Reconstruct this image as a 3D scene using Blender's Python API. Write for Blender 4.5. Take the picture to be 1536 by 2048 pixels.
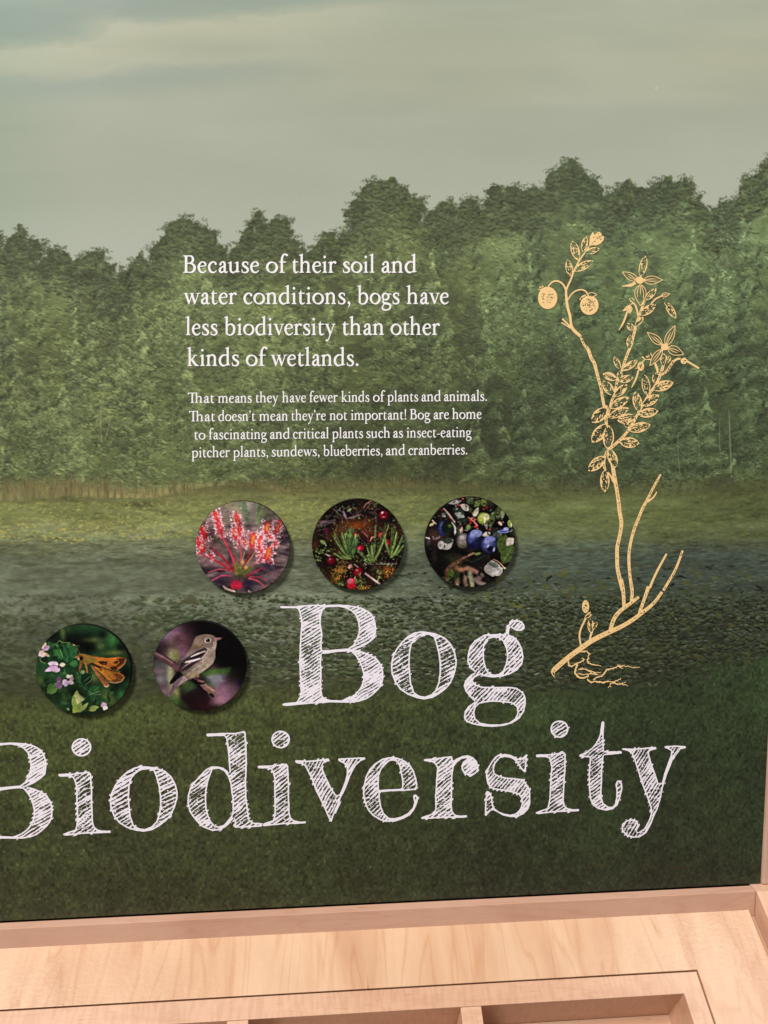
import bpy, math, random
import numpy as np
from mathutils import Matrix, Vector

for _o in list(bpy.data.objects):
    bpy.data.objects.remove(_o, do_unlink=True)
scene = bpy.context.scene
# ------------------------------------------------------------------ camera geometry
# The printed panel stands in the world plane y = 0 (x to the right, z up).  The photo's
# vanishing points give the camera's turn against it; one metre is one metre.
FPX = 1540.0                                  # focal length in photo pixels
PXM = 0.0004                                  # metres on the panel per photo pixel
PCX, PCY = 768.0, 1024.0
VPH = np.array([23400.0 - PCX, 680.0 - PCY])
VPV = np.array([869.6 - PCX, 14600.0 - PCY])
_r = np.array([VPH[0], VPH[1], FPX]); _r /= np.linalg.norm(_r)
_d = np.array([VPV[0], VPV[1], FPX]); _d -= _r * _d.dot(_r); _d /= np.linalg.norm(_d)
_n = np.cross(_r, _d)
CAMD = FPX * PXM                              # distance of the lens from the panel
CAMPOS = np.array([0.0, -CAMD, 0.0])


def ray(x, y):
    """World direction of the line of sight through a photo pixel."""
    x = np.asarray(x, float); y = np.asarray(y, float)
    c = np.stack([x - PCX, y - PCY, np.full_like(x, FPX)], -1)
    return np.stack([c @ _r, c @ _n, -(c @ _d)], -1)


def on_plane(x, y, p0, nrm):
    """Point of a world plane seen at a photo pixel."""
    d = ray(x, y); p0 = np.asarray(p0, float); nrm = np.asarray(nrm, float)
    t = ((p0 - CAMPOS) @ nrm) / (d @ nrm)
    return CAMPOS + d * np.expand_dims(t, -1)


def to_pix(P):
    q = np.asarray(P, float) - CAMPOS
    cx = q[..., 0] * _r[0] + q[..., 1] * _n[0] - q[..., 2] * _d[0]
    cy = q[..., 0] * _r[1] + q[..., 1] * _n[1] - q[..., 2] * _d[1]
    cz = q[..., 0] * _r[2] + q[..., 1] * _n[2] - q[..., 2] * _d[2]
    return np.stack([PCX + FPX * cx / cz, PCY + FPX * cy / cz], -1)


def panel_uv(x, y):
    """Photo pixel -> drawing coordinates on the panel (0.4 mm units, v downwards)."""
    p = on_plane(x, y, (0, 0, 0), (0, 1, 0))
    return np.stack([p[..., 0] / PXM, -p[..., 2] / PXM], -1)


def uv_pix(u, v):
    u = np.asarray(u, float); v = np.asarray(v, float)
    return to_pix(np.stack([u * PXM, np.zeros_like(u), -v * PXM], -1))
# ------------------------------------------------------------------ camera, world, lamps, exposure
cam = bpy.data.cameras.new('camera')
cam.sensor_fit = 'VERTICAL'; cam.sensor_height = 32.0; cam.lens = 32.0 * FPX / 2048.0
cam.clip_start = 0.01; cam.clip_end = 50.0
cam_o = bpy.data.objects.new('camera', cam); scene.collection.objects.link(cam_o)
_wx = Vector((_r[0], _n[0], -_d[0])); _wy = Vector((_r[1], _n[1], -_d[1])); _wz = Vector((_r[2], _n[2], -_d[2]))
_m = Matrix((_wx, -_wy, -_wz)).transposed().to_4x4(); _m.translation = Vector(CAMPOS)
cam_o.matrix_world = _m
scene.camera = cam_o

world = bpy.data.worlds.new('World'); scene.world = world; world.use_nodes = True
world.node_tree.nodes['Background'].inputs[0].default_value = (1.0, 0.93, 0.88, 1)
world.node_tree.nodes['Background'].inputs[1].default_value = 0.17


def lamp(name, loc, aim, size, watts, col):
    l = bpy.data.lights.new(name, 'AREA'); l.shape = 'DISK'; l.size = size; l.energy = watts; l.color = col
    o = bpy.data.objects.new(name, l); scene.collection.objects.link(o)
    o.location = loc
    o.rotation_euler = (Vector(aim) - Vector(loc)).to_track_quat('-Z', 'Y').to_euler()
    return o


lamp('ceiling_lamp', (-2.15, -2.6, 3.4), (0, 0, -0.1), 1.2, 312.0, (1.0, 0.95, 0.90))
lamp('ceiling_spot', (1.16, -0.62, 1.36), (0.25, -0.08, -0.45), 0.24, 9.0, (1.0, 0.93, 0.86))
lamp('ceiling_spot', (0.98, -1.90, 1.42), (0.3, 0, 0.1), 0.30, 6.0, (1.0, 0.94, 0.90))
vs = scene.view_settings
scene.display_settings.display_device = 'sRGB'
vs.view_transform = 'Standard'; vs.look = 'None'; vs.exposure = 0.0; vs.gamma = 1.0; vs.use_curve_mapping = False
# ------------------------------------------------------------------ drawing tools (numpy only)
RNG = np.random.default_rng(7)


def spline(pts, n=8, closed=False):
    """Catmull-Rom through rows of any width."""
    p = np.asarray(pts, float)
    if len(p) < 3 and not closed:
        t = np.linspace(0, 1, n + 1)[:, None]
        return p[0] * (1 - t) + p[-1] * t
    if closed:
        q = np.vstack([p[-1], p, p[0], p[1]])
    else:
        q = np.vstack([2 * p[0] - p[1], p, 2 * p[-1] - p[-2]])
    t = np.linspace(0, 1, n, endpoint=False)[:, None]
    out = []
    for i in range(len(q) - 3):
        a, b, c, d = q[i:i + 4]
        out.append(0.5 * (2 * b + (c - a) * t + (2 * a - 5 * b + 4 * c - d) * t * t + (3 * b - a - 3 * c + d) * t ** 3))
    out = np.vstack(out)
    return out if closed else np.vstack([out, p[-1]])


def stroke_poly(pts, n=6):
    """Outline of a brush line given as rows (x, y, width)."""
    s = spline(pts, n)
    xy, w = s[:, :2], np.abs(s[:, 2:3]) / 2
    t = np.gradient(xy, axis=0)
    t /= np.maximum(np.linalg.norm(t, axis=1, keepdims=True), 1e-6)
    nn = np.stack([-t[:, 1], t[:, 0]], 1)
    return np.vstack([xy + nn * w, (xy - nn * w)[::-1]])


def lens(base, tip, w, bulge=0.5, n=10, tip_pow=0.66):
    """Leaf outline from base to tip."""
    b, e = np.asarray(base, float), np.asarray(tip, float)
    d = e - b; nn = np.array([-d[1], d[0]]) / max(np.linalg.norm(d), 1e-6)
    t = np.linspace(0, 1, n)
    k = math.log(0.5) / math.log(bulge)
    prof = np.sin(np.pi * t ** k) ** tip_pow * w / 2
    return np.vstack([b + d * t[:, None] + nn * prof[:, None], (b + d * t[:, None] - nn * prof[:, None])[::-1]])


def ellipse(cx, cy, rx, ry, ang=0.0, n=28):
    t = np.linspace(0, 2 * np.pi, n, endpoint=False)
    x, y = rx * np.cos(t), ry * np.sin(t)
    c, s = math.cos(ang), math.sin(ang)
    return np.stack([cx + x * c - y * s, cy + x * s + y * c], 1)


def cover(pts, W, H, ss=4):
    """Anti-aliased coverage of a polygon: (x0, y0, array) clipped to W x H."""
    p = np.asarray(pts, float)
    x0 = max(int(math.floor(p[:, 0].min())), 0); x1 = min(int(math.ceil(p[:, 0].max())) + 1, W)
    y0 = max(int(math.floor(p[:, 1].min())), 0); y1 = min(int(math.ceil(p[:, 1].max())) + 1, H)
    if x1 <= x0 or y1 <= y0:
        return None
    w, h = (x1 - x0) * ss, (y1 - y0) * ss
    q = (p - (x0, y0)) * ss
    a, b = q, np.roll(q, -1, 0)
    sw = a[:, 1] > b[:, 1]
    lo = np.where(sw[:, None], b, a); hi = np.where(sw[:, None], a, b)
    ra = np.clip(np.ceil(lo[:, 1] - 0.5), 0, h).astype(int)
    rb = np.clip(np.ceil(hi[:, 1] - 0.5), 0, h).astype(int)
    cnt = rb - ra
    ok = cnt > 0
    if not ok.any():
        return None
    lo, hi, ra, cnt = lo[ok], hi[ok], ra[ok], cnt[ok]
    idx = np.repeat(np.arange(len(ra)), cnt)
    row = np.arange(cnt.sum()) - np.repeat(np.cumsum(cnt) - cnt, cnt) + ra[idx]
    tt = (row + 0.5 - lo[idx, 1]) / (hi[idx, 1] - lo[idx, 1])
    xs = lo[idx, 0] + (hi[idx, 0] - lo[idx, 0]) * tt
    col = np.clip(np.ceil(xs - 0.5), 0, w).astype(int)
    m = np.zeros(h * (w + 1), np.int32)
    np.add.at(m, row * (w + 1) + col, 1)
    m = (np.cumsum(m.reshape(h, w + 1), 1)[:, :w] & 1).astype(np.float32)
    return x0, y0, m.reshape(y1 - y0, ss, x1 - x0, ss).mean((1, 3))


def mix_in(img, pts, col, alpha=1.0, ss=3):
    r = cover(pts, img.shape[1], img.shape[0], ss)
    if r is None:
        return
    x, y, m = r
    s = img[y:y + m.shape[0], x:x + m.shape[1]]
    s += (np.asarray(col, np.float32) - s) * (m * alpha)[..., None]


def blur(a, r):
    """Three box passes, r in pixels."""
    r = max(int(round(r)), 0)
    if r == 0:
        return a
    k = 2 * r + 1
    for ax in (0, 1):
        for _ in range(3):
            pad = [(0, 0)] * a.ndim; pad[ax] = (r + 1, r)
            c = np.cumsum(np.pad(a, pad, mode='edge').astype(np.float64), ax)
            n = a.shape[ax]
            a = ((np.take(c, range(k, k + n), ax) - np.take(c, range(0, n), ax)) / k).astype(np.float32)
    return a


def noise(h, w, sx, sy, octaves=4, seed=0, gain=0.5):
    """Fractal value noise, mean 0, about unit spread; sx, sy = size of the largest grain."""
    g = np.random.default_rng(seed)
    out = np.zeros((h, w), np.float32); amp = 1.0
    for o in range(octaves):
        nx, ny = int(w / sx) + 4, int(h / sy) + 4
        v = g.standard_normal((ny, nx)).astype(np.float32)
        xs = np.arange(w) / sx + g.random(); ys = np.arange(h) / sy + g.random()
        xi, yi = xs.astype(int), ys.astype(int)
        fx, fy = xs - xi, ys - yi
        fx = fx * fx * (3 - 2 * fx); fy = (fy * fy * (3 - 2 * fy))[:, None]
        xi = np.minimum(xi, nx - 2); yi = np.minimum(yi, ny - 2)
        r0 = v[yi][:, xi] * (1 - fx) + v[yi][:, xi + 1] * fx
        r1 = v[yi + 1][:, xi] * (1 - fx) + v[yi + 1][:, xi + 1] * fx
        out += amp * (r0 * (1 - fy) + r1 * fy)
        amp *= gain; sx = max(sx / 2, 1); sy = max(sy / 2, 1)
    return (out - out.mean()) / (out.std() + 1e-6)


def rgb(*c):
    return np.array(c, np.float32) / 255.0


def ramp(v, stops):
    """Piecewise colour ramp over an array; stops = [(pos, (r, g, b)), ...] in 0-255."""
    pos = [s[0] for s in stops]
    return np.stack([np.interp(v, pos, [s[1][k] / 255.0 for s in stops]) for k in range(3)], -1).astype(np.float32)


def sstep(a, b, x):
    t = np.clip((x - a) / (b - a), 0, 1)
    return t * t * (3 - 2 * t)


_KER = {}


def kernel(L, W, ang, kind=0):
    """Small anti-aliased dab, cached: a leaf of length L and width W at an angle (degrees)."""
    key = (L, W, ang, kind)
    if key not in _KER:
        R = int(math.ceil(L / 2)) + 2
        y, x = np.mgrid[-R:R + 1, -R:R + 1].astype(np.float32)
        c, s = math.cos(math.radians(ang)), math.sin(math.radians(ang))
        u, v = x * c + y * s, -x * s + y * c
        hw = W / 2 * np.clip(1 - (2 * u / L) ** 2, 0, 1)
        m = np.clip(hw - np.abs(v) + 0.5, 0, 1) * np.clip(L / 2 - np.abs(u) + 0.5, 0, 1)
        m = np.minimum(m, W)
        _KER[key] = (R, m.astype(np.float32)[..., None])
    return _KER[key]


def dabs(img, xs, ys, Ls, Ws, angs, cols, alphas):
    H, Wd = img.shape[:2]
    Ls = np.maximum(np.round(np.asarray(Ls) * 2) / 2, 1.0); Ws = np.maximum(np.round(np.asarray(Ws) * 2) / 2, 0.5)
    angs = np.round(np.asarray(angs) / 12) * 12
    xi = np.round(xs).astype(int); yi = np.round(ys).astype(int)
    for k in range(len(xi)):
        R, m = kernel(float(Ls[k]), float(Ws[k]), float(angs[k]))
        x, y = xi[k], yi[k]
        if x < R or y < R or x >= Wd - R or y >= H - R:
            continue
        s = img[y - R:y + R + 1, x - R:x + R + 1]
        s += (cols[k] - s) * (m * alphas[k])
# ------------------------------------------------------------------ the landscape printed on the panel
U0, U1, V0, V1 = -900, 934, -1000, 1015      # extent of the panel in 0.4 mm units
MW, MH = U1 - U0, V1 - V0


def to_canvas(pts):
    p = np.asarray(pts, float)
    return panel_uv(p[:, 0], p[:, 1]) - (U0, V0)


def paint_mural():
    gx, gy = np.meshgrid(np.arange(MW) + 0.5 + U0, np.arange(MH) + 0.5 + V0)
    tp = uv_pix(gx, gy).astype(np.float32)
    X, Y = tp[..., 0], tp[..., 1]                # the subject's own drawing grid
    rg = np.random.default_rng(11)
    # ---- sky with thin cloud
    n1 = noise(MH, MW, 520, 130, 5, 1); n2 = noise(MH, MW, 900, 260, 4, 2)
    img = ramp(Y, [(-300, (140, 156, 140)), (0, (168, 176, 150)), (110, (175, 180, 151)), (220, (170, 177, 152)),
                   (330, (173, 180, 156)), (430, (178, 186, 162)), (540, (185, 192, 169))])
    line = 44 - 0.09 * (X - 330)                 # upper edge of the cloud bank
    edge = Y - (line + 14 * n1)
    blue = sstep(12, -40, edge) * sstep(820, 420, X) + 0.6 * sstep(14, -30, Y - 8 - 8 * n1) * sstep(300, 600, X) * sstep(1130, 900, X)
    img += (rgb(143, 160, 141) - img) * np.clip(blue, 0, 1)[..., None] * 0.85
    wis = np.exp(-((Y - (205 - 0.10 * X) - 10 * n2) / 26) ** 2) * sstep(820, 300, X)
    img += (rgb(157, 169, 149) - img) * (wis * 0.75)[..., None]
    puff = np.exp(-((Y - (90 - 0.09 * X) - 12 * n1) / 40) ** 2) * sstep(-100, 200, X) * sstep(900, 500, X)
    img += (rgb(180, 184, 150) - img) * (puff * 0.6)[..., None]
    r2 = np.exp(-((Y - 190 - 0.0 * X) / 22) ** 2) * sstep(780, 1100, X)
    img += (rgb(178, 182, 155) - img) * (r2 * 0.7)[..., None]
    r3 = np.exp(-(((X - 1480) / 130) ** 2 + ((Y - 100) / 60) ** 2))
    img += (rgb(184, 187, 154) - img) * (r3 * 0.4)[..., None]
    # the bank's bright, curdled upper edge and thin veils below it
    n7 = noise(MH, MW, 130, 60, 6, 8, 0.6)
    crest = Y - (line + 12 * n1 + 9 * n7)
    lit = np.exp(-np.clip(crest, 0, None) / 46) * sstep(-3, 7, crest) * sstep(-200, 0, X) * sstep(900, 560, X)
    img += (rgb(187, 190, 163) - img) * (lit * 0.5)[..., None]
    gap = sstep(2, -26, crest) * sstep(760, 420, X)
    img += (rgb(144, 160, 145) - img) * (gap * 0.5)[..., None]
    band = np.exp(-((Y - (178 - 0.07 * X) - 8 * n7) / 15) ** 2) * sstep(700, 380, X)
    img += (rgb(158, 169, 151) - img) * (band * 0.6)[..., None]
    band = np.exp(-((Y - (150 - 0.07 * X) - 7 * n7) / 10) ** 2) * sstep(640, 300, X) * sstep(60, 240, X)
    img += (rgb(184, 188, 160) - img) * (band * 0.45)[..., None]
    n5 = noise(MH, MW, 420, 46, 5, 6)
    n6 = noise(MH, MW, 160, 60, 5, 7)
    st = np.clip(0.6 * n5 + 0.3 * n6, -2, 2) * sstep(460, 120, Y)
    img += (rgb(188, 191, 166) - img) * (np.clip(st, 0, 2) * 0.22)[..., None]
    img += (rgb(152, 164, 144) - img) * (np.clip(-st, 0, 2) * 0.20)[..., None]
    img += (n1 * 0.006 + n2 * 0.006)[..., None]
    img -= (rgb(16, 8, 10) * sstep(220, -120, X)[..., None]) * 0.9

    img *= np.array([1.005, 1.012, 1.065], np.float32)
    # ---- wood: skyline traced along the tree tops
    sky = np.array([(-500, 470), (-420, 440), (-380, 470), (-300, 455), (-240, 485), (-190, 462), (-130, 470), (-90, 500), (-50, 478), (-20, 490), (0, 467), (6, 475), (5, 495), (11, 487), (22, 475), (35, 465), (42, 452), (52, 462), (56, 477), (75, 482), (90, 492),
                    (87, 510), (72, 522), (75, 535), (82, 520), (100, 500), (120, 497), (137, 505), (145, 522), (155, 517), (172, 510), (192, 500), (207, 502), (210, 520), (220, 530), (232, 527), (230, 545), (255, 540), (260, 527), (280, 507),
                    (290, 520), (300, 527), (297, 510), (300, 500), (315, 485), (332, 472), (332, 455), (350, 442), (372, 437), (400, 442), (407, 455), (430, 465), (435, 485), (452, 497), (450, 515), (459, 515), (462, 500), (477, 490), (480, 475), (492, 460),
                    (500, 440), (512, 425), (525, 427), (527, 445), (542, 447), (550, 435), (570, 435), (580, 445), (585, 465), (575, 482), (595, 480), (607, 492), (612, 510), (620, 502), (637, 487), (647, 467), (667, 465), (672, 475), (695, 462), (707, 460),
                    (700, 445), (702, 432), (690, 432), (700, 407), (715, 397), (722, 377), (750, 357), (765, 362), (768, 365), (788, 355), (798, 370), (813, 377), (823, 395), (850, 395), (843, 407), (853, 417), (843, 430), (840, 450), (850, 432), (868, 420),
                    (878, 405), (903, 400), (915, 410), (933, 397), (955, 400), (963, 417), (973, 397), (975, 382), (993, 372), (1008, 380), (1028, 370), (1048, 380), (1068, 372), (1090, 382), (1093, 350), (1113, 340), (1125, 325), (1140, 317), (1163, 330),
                    (1170, 350), (1193, 360), (1205, 377), (1203, 392), (1225, 387), (1233, 375), (1260, 357), (1268, 375), (1298, 377), (1308, 367), (1323, 360), (1340, 357), (1350, 365), (1368, 355), (1388, 365), (1388, 382), (1380, 397), (1403, 390),
                    (1400, 407), (1418, 420), (1438, 412), (1448, 402), (1478, 395), (1488, 380), (1483, 360), (1518, 345), (1523, 330), (1536, 317), (1570, 300), (1610, 330), (1680, 310), (1760, 350), (1900, 320)], float)
    seg = np.diff(sky, axis=0); ln = np.hypot(seg[:, 0], seg[:, 1]); cum = np.r_[0, np.cumsum(ln)]
    q = np.arange(0, cum[-1], 2.2)
    rim = np.stack([np.interp(q, cum, sky[:, 0]), np.interp(q, cum, sky[:, 1])], 1)
    nrm = np.gradient(rim, axis=0); nrm = np.stack([-nrm[:, 1], nrm[:, 0]], 1); nrm /= np.linalg.norm(nrm, axis=1, keepdims=True) + 1e-6
    bump = sum(a_ * np.interp(q, np.arange(0, cum[-1] + w_, w_), rg.standard_normal(int(cum[-1] / w_) + 2)[:len(np.arange(0, cum[-1] + w_, w_))]) for a_, w_ in ((2.6, 14), (2.4, 7), (1.8, 3)))
    rim2 = rim + nrm * (bump * 0.8 + 1.0)[:, None]                    # ragged leaf edge, a little inside the traced line
    order = np.argsort(sky[:, 0], kind='stable')
    skx = np.linspace(-500, 1900, 481)
    skf = np.array([rim[np.abs(rim[:, 0] - x) < 6, 1].min() for x in skx])
    sky = np.stack([skx, skf], 1)
    low = np.vstack([rim2, [(1900, 1010), (-500, 1010)]])
    base = img.copy()
    f1 = noise(MH, MW, 150, 120, 4, 3); f2 = noise(MH, MW, 26, 20, 4, 4); f3 = noise(MH, MW, 9, 6, 3, 5)
    tone = f1 * 0.45 + f2 * 0.35 + f3 * 0.28
    wood = ramp(tone, [(-1.6, (72, 76, 52)), (-0.6, (90, 99, 62)), (0.2, (106, 118, 72)), (1.0, (124, 137, 86)), (1.9, (142, 154, 104))])
    r = cover(to_canvas(low), MW, MH, 3)
    mask = np.zeros((MH, MW), np.float32)
    mask[r[1]:r[1] + r[2].shape[0], r[0]:r[0] + r[2].shape[1]] = r[2]
    img += (wood - img) * mask[..., None]

    # crowns, the far ones first: (x, top, width, height, kind, tint)
    crowns = []
    D, M, L, Yl = (76, 87, 60), (92, 104, 68), (112, 126, 82), (122, 133, 82)
    for k in range(70):                         # the dark pines that stand against the sky
        x = rg.uniform(-350, 1700); ytop = np.interp(x, sky[:, 0], sky[:, 1])
        crowns.append((x, ytop + rg.uniform(4, 50), rg.uniform(46, 90), rg.uniform(60, 110), 1, D if rg.random() < 0.7 else M))
    for k in range(210):                        # the wall of foliage below
        x = rg.uniform(-350, 1700)
        ytop = np.interp(x, sky[:, 0], sky[:, 1])
        y = ytop + 62 + rg.random() ** 0.8 * max(915 - ytop - 60, 10)
        wd = rg.uniform(70, 150); hh = wd * rg.uniform(0.8, 1.6)
        pick = rg.random()
        if 640 < x < 1320 and y > 560:
            tint = D if pick < 0.4 else (M if pick < 0.85 else L)
        elif x < 700:
            tint = L if pick < 0.45 else (M if pick < 0.82 else (Yl if pick < 0.9 else D))
        else:
            tint = M if pick < 0.55 else (L if pick < 0.78 else D)
        crowns.append((x, y, wd, hh, 0 if rg.random() < (0.62 if x > 660 else 0.36) else 1, tint))
    for k in range(95):                         # slender spruces between them
        x = rg.uniform(-350, 1700); ytop = np.interp(x, sky[:, 0], sky[:, 1])
        crowns.append((x, ytop + 20 + rg.random() ** 1.3 * (760 - ytop), rg.uniform(34, 70), rg.uniform(110, 230), 0, [D, M, M, L][rg.integers(4)]))
    crowns.append((1442, 412, 130, 330, 0, L))
    crowns.sort(key=lambda c: c[1])

    def crown(x, y, w, h, kind, tint):
        area = w * h
        n = int(area / 26)
        tint = np.asarray(tint, np.float32) / 255
        if kind == 0:                           # spruce: tiers of drooping sprays
            t = rg.random(n) ** 0.75
            side = rg.uniform(-1, 1, n)
            half = w * 0.5 * (0.08 + 0.92 * t) * (0.72 + 0.28 * np.sin(t * h / 11 + x))
            px = x + side * half; py = y + t * h + np.abs(side) * 7
            lum = 0.15 * np.sin(t * h / 5.5 + side * 2.0) + 0.10 * side + rg.normal(0.03, 0.09, n) - 0.14 * t + 0.06
            ang = np.where(side > 0, 24, -24) + rg.normal(0, 22, n)
            Ls = rg.uniform(4, 12, n); Ws = rg.uniform(1.5, 3.2, n)
        else:                                   # broad crown: flat tufts in loose tiers, lit from above
            top = kind == 2
            nb = max(int(w * h / (110 if top else 260)), 5)
            bt = rg.random(nb) ** (0.9 if top else 1.0); ba = rg.uniform(-1, 1, nb)
            env = (0.16 + 0.9 * np.clip(bt / 0.75, 0, 1) ** 0.62) * (0.86 + 0.24 * np.sin(bt * h / 7 + x)) if top else np.sqrt(np.clip(1 - (np.minimum(bt, 0.7) - 0.7) ** 2 / 0.5, 0.02, 1)) * (0.8 + 0.25 * np.sin(bt * h / 7 + x))
            bx = x + ba * w * 0.5 * env; by = y + 3 + bt * h
            br = rg.uniform(4.5, 9.0, nb) if top else rg.uniform(5, 12, nb)
            o = np.argsort(by); bx, by, br = bx[o], by[o], br[o]
            if top:
                n = int(area / 7)
            i = np.sort(rg.integers(0, nb, n))
            a = rg.uniform(0, 2 * np.pi, n); q = np.sqrt(rg.random(n))
            px = bx[i] + np.cos(a) * q * br[i] * 1.3; py = by[i] + np.sin(a) * q * br[i] * 0.75
            lum = -(0.17 if top else 0.13) * np.sin(a) * q + 0.06 * np.cos(a) * q + rg.normal(0.02 if top else 0, 0.09, n)
            ang = rg.normal(12, 34, n) if not top else rg.normal(0, 40, n)
            Ls = rg.uniform(3, 9, n); Ws = rg.uniform(1.5, 4, n)
        lift = np.clip(1 + lum * 2.0, 0.6, 1.55)[:, None]
        cols = np.clip(tint * lift + np.clip(lum, 0, 1)[:, None] * rgb(20, 16, 10), 0, 1).astype(np.float32)
        al = rg.uniform(0.45, 0.9, n)
        c = to_canvas(np.stack([px, py], 1))
        dabs(img, c[:, 0], c[:, 1], Ls, Ws, ang, cols, al)

    for c in crowns:
        crown(*c)
    # dark tufts of the tree tops, lit a little from above
    n = 14000
    px = rg.uniform(-320, 1680, n); ytop = np.interp(px, sky[:, 0], sky[:, 1]); py = ytop + 5 + rg.random(n) ** 1.3 * 78
    c = to_canvas(np.stack([px, py], 1)); ix = np.clip(c[:, 0].astype(int), 0, MW - 1); iy = np.clip(c[:, 1].astype(int), 0, MH - 1)
    ok = mask[iy, ix] > 0.5; c = c[ok]; n = len(c)
    lum = 0.55 * np.clip(f3[iy, ix][ok], -2, 2) * 0.16 + rg.normal(0, 0.09, n)
    dabs(img, c[:, 0], c[:, 1], rg.uniform(3, 8, n), rg.uniform(1.5, 3.5, n), rg.normal(0, 40, n), (rgb(78, 88, 61) * (1 + 1.9 * lum)[:, None]).astype(np.float32), rg.uniform(0.4, 0.8, n))
    # loose sprays over the edge of the sky
    i = rg.integers(0, len(rim), 5200)
    pe = rim[i] + nrm[i] * rg.normal(1.8, 1.9, (5200, 1))
    c = to_canvas(pe)
    dabs(img, c[:, 0], c[:, 1], rg.uniform(2, 6.5, 5200), rg.uniform(1, 2.5, 5200), rg.normal(0, 45, 5200), (rgb(80, 90, 63) * rg.uniform(0.85, 1.2, (5200, 1))).astype(np.float32), rg.uniform(0.4, 0.85, 5200))
    # deep gaps between the trunks
    for gxp, gyp, rx, ry, a in [(880, 935, 46, 42, 0.75), (850, 955, 34, 20, 0.7), (905, 900, 40, 25, 0.5), (1115, 735, 30, 46, 0.65), (1085, 720, 26, 30, 0.4), (930, 350 + 420, 26, 18, 0.35),
                                (370, 690, 22, 26, 0.35), (1050, 830, 40, 30, 0.45), (1330, 585, 34, 20, 0.4), (700, 860, 40, 26, 0.35), (1200, 940, 50, 22, 0.6),
                                (960, 850, 30, 40, 0.5), (440, 640, 18, 22, 0.4), (210, 690, 22, 34, 0.3), (40, 780, 26, 40, 0.3), (1000, 780, 40, 26, 0.45), (830, 800, 30, 22, 0.4), (1320, 690, 20, 40, 0.4), (530, 860, 24, 22, 0.35)]:
        m = np.exp(-(((X - gxp) / rx) ** 2 + ((Y - gyp) / ry) ** 2) ** 1.3) * np.clip(0.75 + 0.35 * f2 + 0.3 * f3, 0, 1.2)
        img += (rgb(62, 64, 46) - img) * np.clip(m * a, 0, 1)[..., None]
    pk = noise(MH, MW, 46, 34, 3, 51) + 0.5 * noise(MH, MW, 150, 110, 2, 52)
    pm_ = sstep(0.75, 1.7, pk) * mask * sstep(430, 560, Y) * (0.5 + 0.5 * sstep(500, 900, X))
    img += (rgb(64, 68, 48) - img) * (pm_ * 0.55)[..., None]
    hl_ = sstep(0.9, 2.0, -pk) * mask * sstep(470, 560, Y)
    img += (rgb(126, 138, 92) - img) * (hl_ * 0.22)[..., None]
    # sprays over the gaps
    n = 20000
    px = rg.uniform(-300, 1640, n); ytop = np.interp(px, sky[:, 0], sky[:, 1]); py = ytop + 22 + rg.random(n) * np.maximum(958 - ytop - 22, 1)
    c = to_canvas(np.stack([px, py], 1))
    ix = np.clip(c[:, 0].astype(int), 0, MW - 1); iy = np.clip(c[:, 1].astype(int), 0, MH - 1)
    here = img[iy, ix]; kk = rg.normal(0.0, 0.12, n) + 0.04 * f1[iy, ix] + 0.05 * f2[iy, ix]
    ok = here.mean(1) < 0.52
    c, here, kk = c[ok], here[ok], kk[ok]; n = int(ok.sum())
    cols = np.clip(here * (1 + kk[:, None] * 1.25) + np.clip(kk, 0, 1)[:, None] * rgb(40, 36, 16), 0, 1).astype(np.float32)
    dabs(img, c[:, 0], c[:, 1], rg.uniform(3, 10, n), rg.uniform(1, 3, n), rg.normal(14, 30, n), cols, rg.uniform(0.4, 0.8, n))
    # the near middle of the wood is printed deeper
    deep = sstep(560, 760, X + 0.25 * (Y - 600)) * sstep(520, 760, Y + 40 * f1) * 0.15 + 0.09 * sstep(640, 950, Y) + 0.02
    img *= (1 - deep * mask)[..., None]
    # drooping sprays: a lit edge with its own dark gap underneath
    n = 10000
    px = rg.uniform(-320, 1640, n); ytop = np.interp(px, sky[:, 0], sky[:, 1]); py = ytop + 14 + rg.random(n) * np.maximum(965 - ytop - 14, 1)
    c = to_canvas(np.stack([px, py], 1))
    ix = np.clip(c[:, 0].astype(int), 0, MW - 1); iy = np.clip(c[:, 1].astype(int), 0, MH - 1)
    here = img[iy, ix]; amt = np.clip(0.15 + 0.05 * f2[iy, ix] + rg.normal(0, 0.06, n), 0.02, 0.4)[:, None]
    ang = np.where(rg.random(n) < 0.62, 20, -14) + rg.normal(0, 14, n); Lx = rg.uniform(6, 15, n)
    ok = (here.mean(1) < 0.50) & (img[np.maximum(iy - 9, 0), ix].mean(1) < 0.53)
    c, here, amt, ang, Lx = c[ok], here[ok], amt[ok], ang[ok], Lx[ok]; n = int(ok.sum())
    dabs(img, c[:, 0], c[:, 1] + 3, Lx, rg.uniform(2, 4, n), ang, np.clip(here * (1 - amt * 1.3), 0, 1).astype(np.float32), rg.uniform(0.4, 0.75, n))
    dabs(img, c[:, 0], c[:, 1], Lx, rg.uniform(1.5, 3, n), ang, np.clip(here * (1 + amt * 1.25) + amt * rgb(24, 22, 12), 0, 1).astype(np.float32), rg.uniform(0.4, 0.8, n))
    # pale trunks and bare twigs
    for x0, y0, x1, y1, w, a in [(203, 885, 207, 800, 2.4, .5), (210, 880, 222, 812, 2.0, .45), (198, 880, 188, 820, 1.6, .4), (1463, 955, 1458, 820, 3.0, .45), (1440, 905, 1440, 830, 2.2, .35),
                                 (1360, 950, 1356, 870, 2.2, .35), (570, 860, 556, 792, 1.6, .4), (584, 880, 560, 800, 1.6, .35), (1032, 740, 1030, 560, 1.4, .35), (712, 925, 718, 880, 1.8, .4), (120, 870, 118, 835, 1.8, .4),
                                 (345, 900, 346, 820, 1.5, .3), (365, 905, 362, 840, 1.5, .3), (1398, 930, 1396, 850, 1.8, .3), (640, 545, 638, 470, 1.6, .25), (300, 830, 298, 760, 1.4, .3), (85, 640, 84, 560, 1.4, .25)]:
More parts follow.
